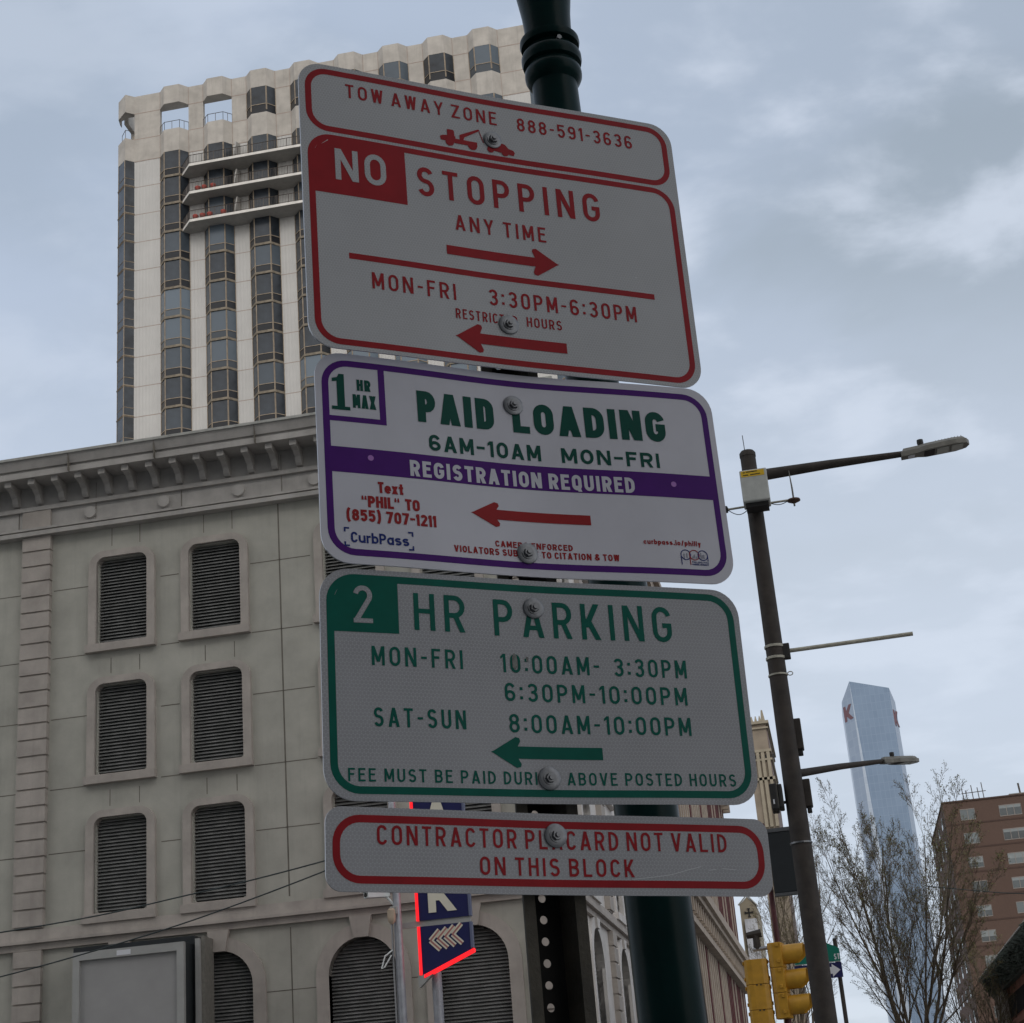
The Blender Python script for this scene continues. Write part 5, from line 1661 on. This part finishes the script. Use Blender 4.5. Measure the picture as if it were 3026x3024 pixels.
# ------------------------------------------------------------------ the row of old fronts down the left side of the street
rw = thing('terrace_front', 'tall old commercial front of cream piers and dark red window bays beyond the garage', 'building', (-5.75, 86, 0))
mb = MB()
mb.box(-20, -5.95, 60.6, 111, .14, 23.2, 1)
RB = []
y = 60.7
i = 0
while y < 110.5:
    w = 0.42
    mt = 2 if (i % 6 == 4 or (y > 92 and i % 2)) else 0
    mb.box(-5.96, -5.70, y, y + w, 12.3, 22.2, mt)
    mb.box(-5.96, -5.72, y, y + w, .2, 10.2, mt)
    mb.box(-5.96, -5.85, y + w, y + 1.25, 15.6, 16.5, 1 if i % 3 else 2)
    mb.box(-5.96, -5.86, y + w, y + 1.25, 19.2, 20.0, 2)
    RB.append((y + w, y + 1.25))
    y += 1.25
    i += 1
rw_wall = mb.build('wall', ['row_cream', 'row_brown', 'row_red'], rw)
cn = MB()
for z0_, z1_, d in ((10.25, 10.5, .35), (10.5, 10.8, .20), (11.5, 11.75, .45), (11.75, 12.2, .62), (22.2, 22.5, .4), (22.5, 23.0, .7), (23.0, 23.3, .9)):
    cn.box(-5.97, -5.75 + d, 60.7, 110.8, z0_ + .002, z1_ - .002, 0)
for y in [61 + 1.25 * k for k in range(40)]:
    cn.box(-5.97, -5.42, y, y + .35, 10.82, 11.48, 0)
    cn.box(-5.97, -5.25, y, y + .30, 21.5, 22.18, 0)
cn.build('cornice', ['row_cream'], rw)
for k, (y0_, y1_) in enumerate(RB[10:]):
    for z0_, z1_ in ((16.5, 19.2), (12.4, 15.6), (6.4, 9.6)) if k % 3 else ((16.5, 19.2), (6.4, 9.6)):
        if True:
            MB().box(-5.945, -5.90, y0_ + .03, y1_ - .03, z0_ + .05, z1_ - .05).build('window', 'row_glass', rw)
# stone gable with its iron cross, pale banner hanging below
gy = 114.0
GS = 1.14
gX = lambda x: x * GS + .45
gZ = lambda z: 1.6 + (z - 1.6) * GS
gt = thing('stone_gable', 'small pale stone gable with a black iron cross at the end of the street front', 'gable', (gX(-4.8), gy, 0))
o = [(gX(x), gZ(z) if z > 1 else z) for x, z in ((-5.3, .14), (-4.35, .14), (-4.35, 14.25), (-4.82, 14.8), (-5.3, 14.35))]
MB().plate(o, [], lambda u, v, w: (u, gy + w, v), 6.0, back=True).build('wall', 'gothic_trim', gt)
cp_ = MB()
cp_.tube([(gX(-5.36), gy - .05, gZ(14.34)), (gX(-4.82), gy - .05, gZ(14.88)), (gX(-4.30), gy - .05, gZ(14.24))], .06, 5)
cp_.build('coping', 'coping', gt)
cx_ = MB()
for a in range(4):
    ca, sa = math.cos(R(90 * a)), math.sin(R(90 * a))
    e = [(.02, -.03), (.2, -.05), (.28, -.10), (.28, .10), (.2, .05), (.02, .03)]
    cx_.hexa([(gX(-4.80) + u * ca - v * sa, gy - .03, gZ(13.88) + u * sa + v * ca) for u, v in e], [(gX(-4.80) + u * ca - v * sa, gy - .09, gZ(13.88) + u * sa + v * ca) for u, v in e])
cx_.build('cross', 'iron_black', gt)
bn = MB().add([(gX(-5.10) + j * .80, gy - .25 - .05 * math.sin(j * 3 + i * .6), gZ(13.5) - i * .40) for i in range(8) for j in (0, .25, .5, .75, 1)],
              [(i * 5 + j, i * 5 + j + 1, (i + 1) * 5 + j + 1, (i + 1) * 5 + j) for i in range(7) for j in range(4)]).build('banner', 'banner_white')
sm_ = bn.modifiers.new('thickness', 'SOLIDIFY')
sm_.thickness = .02
tag(bn, 'long pale banner hanging below the iron cross of the stone gable', 'banner')

# ------------------------------------------------------------------ gothic tower far down the left side
go = thing('gothic_tower', 'tall beige stone tower with ornate crown seen between the signs and the lamp post', 'tower', (-9, 270, 0))
G = 270 / 120.0
gx = lambda x: x * G
gz = lambda z: 1.6 + (z - 1.6) * G
xr, xl = gx(-2.46), gx(-3.9)
mb = MB()
mb.box(xl, xr, 270, 297, .14, gz(29.4))
mb.build('wall', 'gothic_stone', go)
tm = MB()
for z0_, z1_, d in ((29.35, 29.55, .5), (29.0, 29.12, .3), (27.32, 27.50, .35), (26.70, 26.84, .35), (25.30, 25.50, .4)):
    tm.box(xl, xr + d, 270 - d, 297, gz(z0_), gz(z1_))
for x in (-3.3, -2.95, -2.56):
    tm.box(gx(x) - .25, gx(x) + .25, 269.6, 269.99, gz(22), gz(27.3))
for x in (-3.5, -3.22, -2.94, -2.66):
    tm.hexa([(gx(x), 269.75, gz(29.56)), (gx(x) + .45, 269.75, gz(29.56)), (gx(x) + .45, 270.4, gz(29.56)), (gx(x), 270.4, gz(29.56))],
            [(gx(x) + .16, 269.9, gz(29.95)), (gx(x) + .29, 269.9, gz(29.95)), (gx(x) + .29, 270.2, gz(29.95)), (gx(x) + .16, 270.2, gz(29.95))])
tm.hexa([(xr - .7, 269.8, gz(29.56)), (xr, 269.8, gz(29.56)), (xr, 270.6, gz(29.56)), (xr - .7, 270.6, gz(29.56))], [(xr - .5, 269.9, gz(30.35)), (xr - .25, 269.9, gz(30.35)), (xr - .25, 270.3, gz(30.35)), (xr - .5, 270.3, gz(30.35))])
tm.build('stone_trim', 'gothic_trim', go)
for k in range(6):
    x = gx(-3.55) + k * .56
    a_ = MB().plate(archpts(x, x + .40, gz(26.86), gz(27.05), 8), [], lambda u, v, w: (u, 269.96 + w, v), .05)
    a_.build('arched_opening', 'iron_black', go)
fl = MB()
for z in (28.0, 25.9, 24.4, 23.2):
    for x in (-3.4, -3.05, -2.72):
        pass
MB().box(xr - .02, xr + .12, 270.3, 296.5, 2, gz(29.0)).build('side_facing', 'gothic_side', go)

# ------------------------------------------------------------------ brown brick apartment block on the right
BY, Kb = 220.0, 220.0 / 150.0
bx_ = lambda x: x * Kb
bz2 = lambda z: 1.6 + (z - 1.6) * Kb
bk = thing('brick_apartment_block', 'brown brick apartment block with paired windows behind the bare tree', 'building', (bx_(14), BY, 0))
mb = MB()
mb.box(bx_(11.0), bx_(24), BY, BY + 33, .14, bz2(27.45))
for k in range(9):
    z = bz2(25.55 - 2.04 * k)
    mb.box(bx_(11.0) - .02, bx_(24), BY - .05, BY, z - .09, z + .09, 1)
mb.box(bx_(11.0) - .12, bx_(24), BY - .14, BY + 33, bz2(27.452), bz2(27.58), 1)
mb.build('wall', ['brick_brown', 'brick_band'], bk)
def flat_win(x0, x1, z0_, z1_, lights, blind):
    f = MB()
    f.plate([(x0, z0_), (x1, z0_), (x1, z1_), (x0, z1_)], [[(x0 + (x1 - x0) * (i + .04) / lights, z0_ + .08), (x0 + (x1 - x0) * (i + .04) / lights, z1_ - .08), (x0 + (x1 - x0) * (i + .96) / lights, z1_ - .08), (x0 + (x1 - x0) * (i + .96) / lights, z0_ + .08)] for i in range(lights)],
            lambda u, v, w: (u, BY - .04 + w, v), .12)
    f = f.build('window', 'flat_frame', bk)
    MB().box(x0 + .03, x1 - .03, BY - .012, BY - .004, z0_ + .03, z1_ - .03).build('pane', 'flat_glass', f)
    if blind:
        MB().box(x0 + .06, x1 - .06, BY - .022, BY - .014, z1_ - (z1_ - z0_) * blind, z1_ - .09).build('blind', 'blind_white', f)
random.seed(11)
for r_ in range(9):
    zt = 26.80 - 2.04 * r_
    flat_win(bx_(12.33), bx_(13.58), bz2(zt - .96), bz2(zt), 2, random.choice((.45, .55, .4, 0, .3)))
    flat_win(bx_(15.60), bx_(17.45), bz2(zt - .96), bz2(zt), 3, random.choice((.45, .5, 0, 0, .3)))
    flat_win(bx_(19.6), bx_(21.4), bz2(zt - .96), bz2(zt), 3, random.choice((.5, 0, .3)))
for r_ in range(9):
    zt = bz2(26.80 - 2.04 * r_)
    for y in (BY + 5, BY + 13, BY + 21, BY + 28):
        w_ = MB().box(bx_(11.0) - .05, bx_(11.0) + .02, y, y + 1.8, zt - 1.4, zt).build('side_window', 'flat_glass', bk)
        MB().box(bx_(11.0) - .07, bx_(11.0) - .052, y + .1, y + 1.7, zt - .75, zt - .08).build('blind', 'blind_white', w_)
sf = thing('roof_scaffold', 'thin metal scaffold poles on the roof of the brown brick block', 'scaffold', (bx_(14), BY + 3, bz2(27.58)))
for x0_, x1_, z0_, z1_ in ((13.05, 12.98, 27.6, 28.95), (13.35, 13.28, 27.6, 28.75), (13.85, 13.80, 27.6, 29.15), (14.35, 14.30, 27.6, 28.9), (14.75, 14.70, 27.6, 29.3), (12.35, 12.33, 27.6, 27.95), (12.55, 12.5, 27.6, 27.9)):
    MB().tube([(bx_(x0_), BY + 3, bz2(z0_) - .05), (bx_(x1_), BY + 3, bz2(z1_))], .06, 5).build('upright', 'rail_metal', sf)
for z in (27.85, 28.5):
    MB().tube([(bx_(12.9), BY + 3.1, bz2(z)), (bx_(15.0), BY + 3.1, bz2(z + .05))], .05, 5).build('ledger', 'rail_metal', sf)
rh = thing('roof_cabin', 'low grey plant box on the roof edge of the brown brick block', 'roof box', (bx_(17.5), BY + 2, bz2(27.58)))
MB().box(bx_(16.75), bx_(19), BY + 1.5, BY + 4, bz2(27.581), bz2(27.86)).build('casing', 'lamp_head', rh, bevel=.03)
MB().tube([(bx_(17.75), BY + 2, bz2(27.8)), (bx_(17.7), BY + 2, bz2(28.75))], .12, 8).build('flue', 'rail_metal', rh)

# ------------------------------------------------------------------ far glass skyscraper
sk = thing('glass_skyscraper', 'slender blue glass skyscraper with slanted top and red emblems far behind the bare tree', 'skyscraper', (34, 800, 0))
def tall(plan_, tops, sel, mt, name):
    m_ = MB()
    for i in sel:
        a, b = plan_[i], plan_[(i + 1) % len(plan_)]
        m_.add([(*a, 0), (*b, 0), (*b, tops[(i + 1) % len(plan_)]), (*a, tops[i])], [(0, 1, 2, 3)])
    return m_
PL = [(20.7, 809), (25.4, 800), (43.2, 800), (45.3, 805), (45.3, 836), (20.7, 836)]
TP = [194.5, 202.0, 196.6, 190.5, 190.5, 194.5]
mb = MB().add([(31.0, 800, 0), (43.2, 800, 0), (43.2, 800, TP[2]), (25.4, 800, 202.0)], [(0, 1, 2, 3)])
mb.build('front', 'curtain_glass', sk)
mb = tall(PL, TP, (0, 2, 3, 4, 5), None, '')
mb.add([(*p, t_) for p, t_ in zip(PL, TP)], [(0, 1, 2), (0, 2, 5), (2, 3, 5), (3, 4, 5)])
mb.build('sides', 'curtain_side_lit', sk)  # paler glass paints in the reflection on these faces
# bevelled fold that widens downwards along the left edge, paler for painted reflection
fo = MB().add([(25.4, 800, 202.0), (25.4, 800, 0), (31.0, 800, 0)], [(0, 1, 2)])
fo.build('fold', 'curtain_side_lit', sk)
def emblem(c0, ex, pts, edge):
    e_ = MB()
    e_.add([(c0[0] + ex[0] * u, c0[1] + ex[1] * u, c0[2] + v * .8) for u, v in pts], [tuple(range(len(pts)))])
    r_ = e_.build('emblem', 'emblem_red', sk)
    s_ = r_.modifiers.new('thickness', 'SOLIDIFY')
    s_.thickness = .5
    g_ = MB().add([(c0[0] + ex[0] * (u * 1.06 + .25) + .12, c0[1] + ex[1] * (u * 1.06 + .25) + .3, c0[2] + v * .86 - .35) for u, v in pts], [tuple(range(len(pts)))])
    g_.build('emblem_outline', 'emblem_edge', r_)  # dark outline of the emblem, offset behind it
exl = Vector((4.7, -9.0)).normalized()
kpts = [(0, -4.6), (2.2, -4.6), (2.2, -1.6), (5.6, -4.6), (8.6, -4.4), (4.6, -.2), (8.2, 4.4), (5.4, 4.6), (2.4, 1.4), (2.2, 4.6), (0, 4.6)]
emblem((20.9, 808.4, 188.0), exl, kpts, None)
exr = Vector((2.1, 5.0)).normalized()
emblem((43.45, 800.4, 182.5), exr, [(u * .6, v) for u, v in kpts], None)

# ------------------------------------------------------------------ brick front with dark leafy cornice at the right edge
rb = thing('corner_shopfront', 'red brick front under a heavy dark leaf carved cornice at the right edge', 'building', (7, 60, 0))
RX, RT = 6.02, 6.85
mb = MB()
mb.box(RX, 14, 30, 70.0, .14, 6.2)
for k in range(120):
    y = 34 + k * .29
    mb.box(RX - .03, RX, y, y + .12, 5.05, 5.75, 1)
    mb.box(RX - .03, RX, y + .05, y + .17, 3.9, 4.6, 1)
mb.box(RX - .12, RX, 30, 69, 4.7, 4.9, 0)
mb.build('wall', ['right_brick', 'void'], rb)
pr = MB()
pr.box(RX - .16, RX + .4, 66.2, 70.3, .14, 6.05)
for k in range(9):
    pr.box(RX - .19, RX - .161, 66.5 + k * .42, 66.75 + k * .42, 4.9, 5.5, 0)
pr.build('end_pier', 'right_pier', rb)
cn = MB()
prof = [(0.0, 6.05), (.18, 6.05), (.25, 6.25), (.42, 6.5), (.52, 6.75), (.52, 6.85), (0.0, 6.85)]
cn.hexa([(RX - d, 30, z) for d, z in prof], [(RX - d, 70.6, z) for d, z in prof])
random.seed(9)
for k in range(1100):
    y = random.uniform(40, 70.5)
    t_ = random.random()
    d, z = .20 + .33 * t_, 6.12 + .66 * t_
    s_ = random.uniform(.05, .13)
    c0 = Vector((RX - d - .02, y, z))
    tip = c0 + Vector((-s_ * 1.2, random.uniform(-1, 1) * s_, random.uniform(-.8, .5) * s_))
    cn.add([c0 + Vector((.03, -s_, -s_ * .6)), c0 + Vector((.03, s_, -s_ * .6)), c0 + Vector((.03, 0, s_)), tip], [(0, 1, 3), (1, 2, 3), (2, 0, 3)])
cn.build('cornice', 'patina', rb)
gt_ = MB()
gt_.box(RX - .56, RX - .50, 30, 70.7, 6.86, 6.90)
gt_.build('gutter', 'gutter_highlight', rb)  # strip coloured white as the gutter's highlight

# ------------------------------------------------------------------ bare trees in bud
def bare_tree(label, base, trunk, limb, n0, spread, seed, bud_n, r0):
    """vase shaped: a short trunk, n0 steep limbs of length limb, four more orders of side branches and twigs"""
    rnd = random.Random(seed)
    t_ = thing('bare_tree', label, 'tree', base, 'street trees in bud')
    tk, cw, bd_, bd2 = MB(), MB(), MB(), MB()
    tips = []
    def run(p, d, r, L, n_, wob, lift):
        pts, rads = [p.copy()], [r]
        dd = d.copy()
        for k in range(n_):
            dd = (dd + Vector((rnd.gauss(0, wob), rnd.gauss(0, wob), lift))).normalized()
            pts.append(pts[-1] + dd * L / n_)
            rads.append(max(.0028, r * (1 - .82 * (k + 1) / n_)))
        return pts, rads, dd
    def side(d, az, sp):
        a = d.cross(Vector((0.31, 1, 0.02))).normalized()
        b = d.cross(a)
        return (d + (a * math.cos(az) + b * math.sin(az)) * sp).normalized()
    NB = {1: 10, 2: 8, 3: 5, 4: 4}
    def grow(p, d, r, L, lev):
        n_ = {1: 9, 2: 6, 3: 4, 4: 3, 5: 2}[lev]
        pts, rads, _ = run(p, d, r, L, n_, .09 if lev > 1 else .05, .06 if lev > 1 else .03)
        cw.tube(pts, rads, {1: 7, 2: 5}.get(lev, 3), cap=False)
        if lev >= 4:
            tips.extend(pts[1:])
        if lev == 5:
            return
        nb = NB[lev]
        az = rnd.uniform(0, 6.28)
        for k in range(nb):
            f = (.16 if lev == 1 else .22) + (.80 if lev == 1 else .74) * (k + rnd.uniform(0, .8)) / nb
            i = min(n_ - 1, int(f * n_))
            q = pts[i].lerp(pts[i + 1], f * n_ - i)
            dd = (pts[i + 1] - pts[i]).normalized()
            az += 2.4 + rnd.uniform(-.4, .4)
            ln_ = L * (1 - f * .62) * rnd.uniform(.38, .66) * (1.0 if lev < 3 else .95)
            grow(q, side(dd, az, rnd.uniform(.32, .62)), max(.0032, rads[i] * .55), ln_, lev + 1)
    b = Vector(base)
    pts, rads, dd = run(b, Vector((0, 0, 1)), r0, trunk, 5, .03, .05)
    rads = [r0 * (1 - .25 * k / 5) for k in range(6)]
    tk.tube([tuple(p) for p in pts], rads, 10, cap=False)
    for k in range(n0):
        az = 2 * math.pi * (k + rnd.uniform(-.25, .25)) / n0
        sp = spread * (rnd.uniform(.75, 1.15) if k else .15)
        grow(pts[-1] - dd * rnd.uniform(0, trunk * .12), side(dd, az, sp), rads[-1] * rnd.uniform(.5, .68), limb * rnd.uniform(.82, 1.06), 1)
    for q in tips:
        for k in range(bud_n):
            if rnd.random() < .8:
                c_ = q + Vector((rnd.gauss(0, .03), rnd.gauss(0, .03), rnd.gauss(0, .03)))
                s_ = rnd.uniform(.010, .024)
                u = Vector((rnd.gauss(0, 1), rnd.gauss(0, 1), rnd.gauss(.6, 1))).normalized() * s_
                v = u.cross(Vector((rnd.gauss(0, 1), rnd.gauss(0, 1), rnd.gauss(0, 1)))).normalized() * s_ * .5
                (bd_ if rnd.random() < .8 else bd2).add([c_ - u, c_ + v, c_ + u, c_ - v], [(0, 1, 2, 3)])
    tk.build('trunk', 'bark', t_, smooth=True)
    cr = cw.build('crown', 'twig', t_)
    bd_.build('buds', 'bud', cr)
    bd2.build('red_buds', 'bud_red', cr)
    return t_
bare_tree('bare upright street tree with fine twigs in bud, right of the lamp post', (1.62, 45, .14), 2.6, 6.4, 9, .42, 5, 1, .105)
bare_tree('smaller bare tree partly hidden between the parking signs and lamp post', (-1.75, 62, .14), 3.0, 8.0, 4, .28, 8, 1, .13)
bare_tree('bare bushy tree low in front of the brown brick building', (5.2, 66, .14), 2.2, 5.6, 5, .55, 15, 1, .13)

# ------------------------------------------------------------------ unseen block added behind the camera to shade the near street
of = thing('shade_block', 'plain unseen block added behind the camera to shade the near street', 'building', (-20, -22, 0))
mb = MB()
ox0, ox1, oy0, oy1, oz = -75, 30, -44, -22, 62
mb.box(ox0, ox1, oy0, oy1, .14, oz)
mb.build('wall', 'shade_block_wall', of)
wm = MB()
for i in range(int((ox1 - ox0) / 4)):
    for k in range(int(oz / 3.6) - 1):
        x, z = ox0 + 1 + i * 4, 4 + k * 3.6
        wm.box(x, x + 2.4, oy1, oy1 + .05, z, z + 2.0)
wo = wm.build('windows', 'shade_block_glass', of)
wo['kind'] = 'stuff'
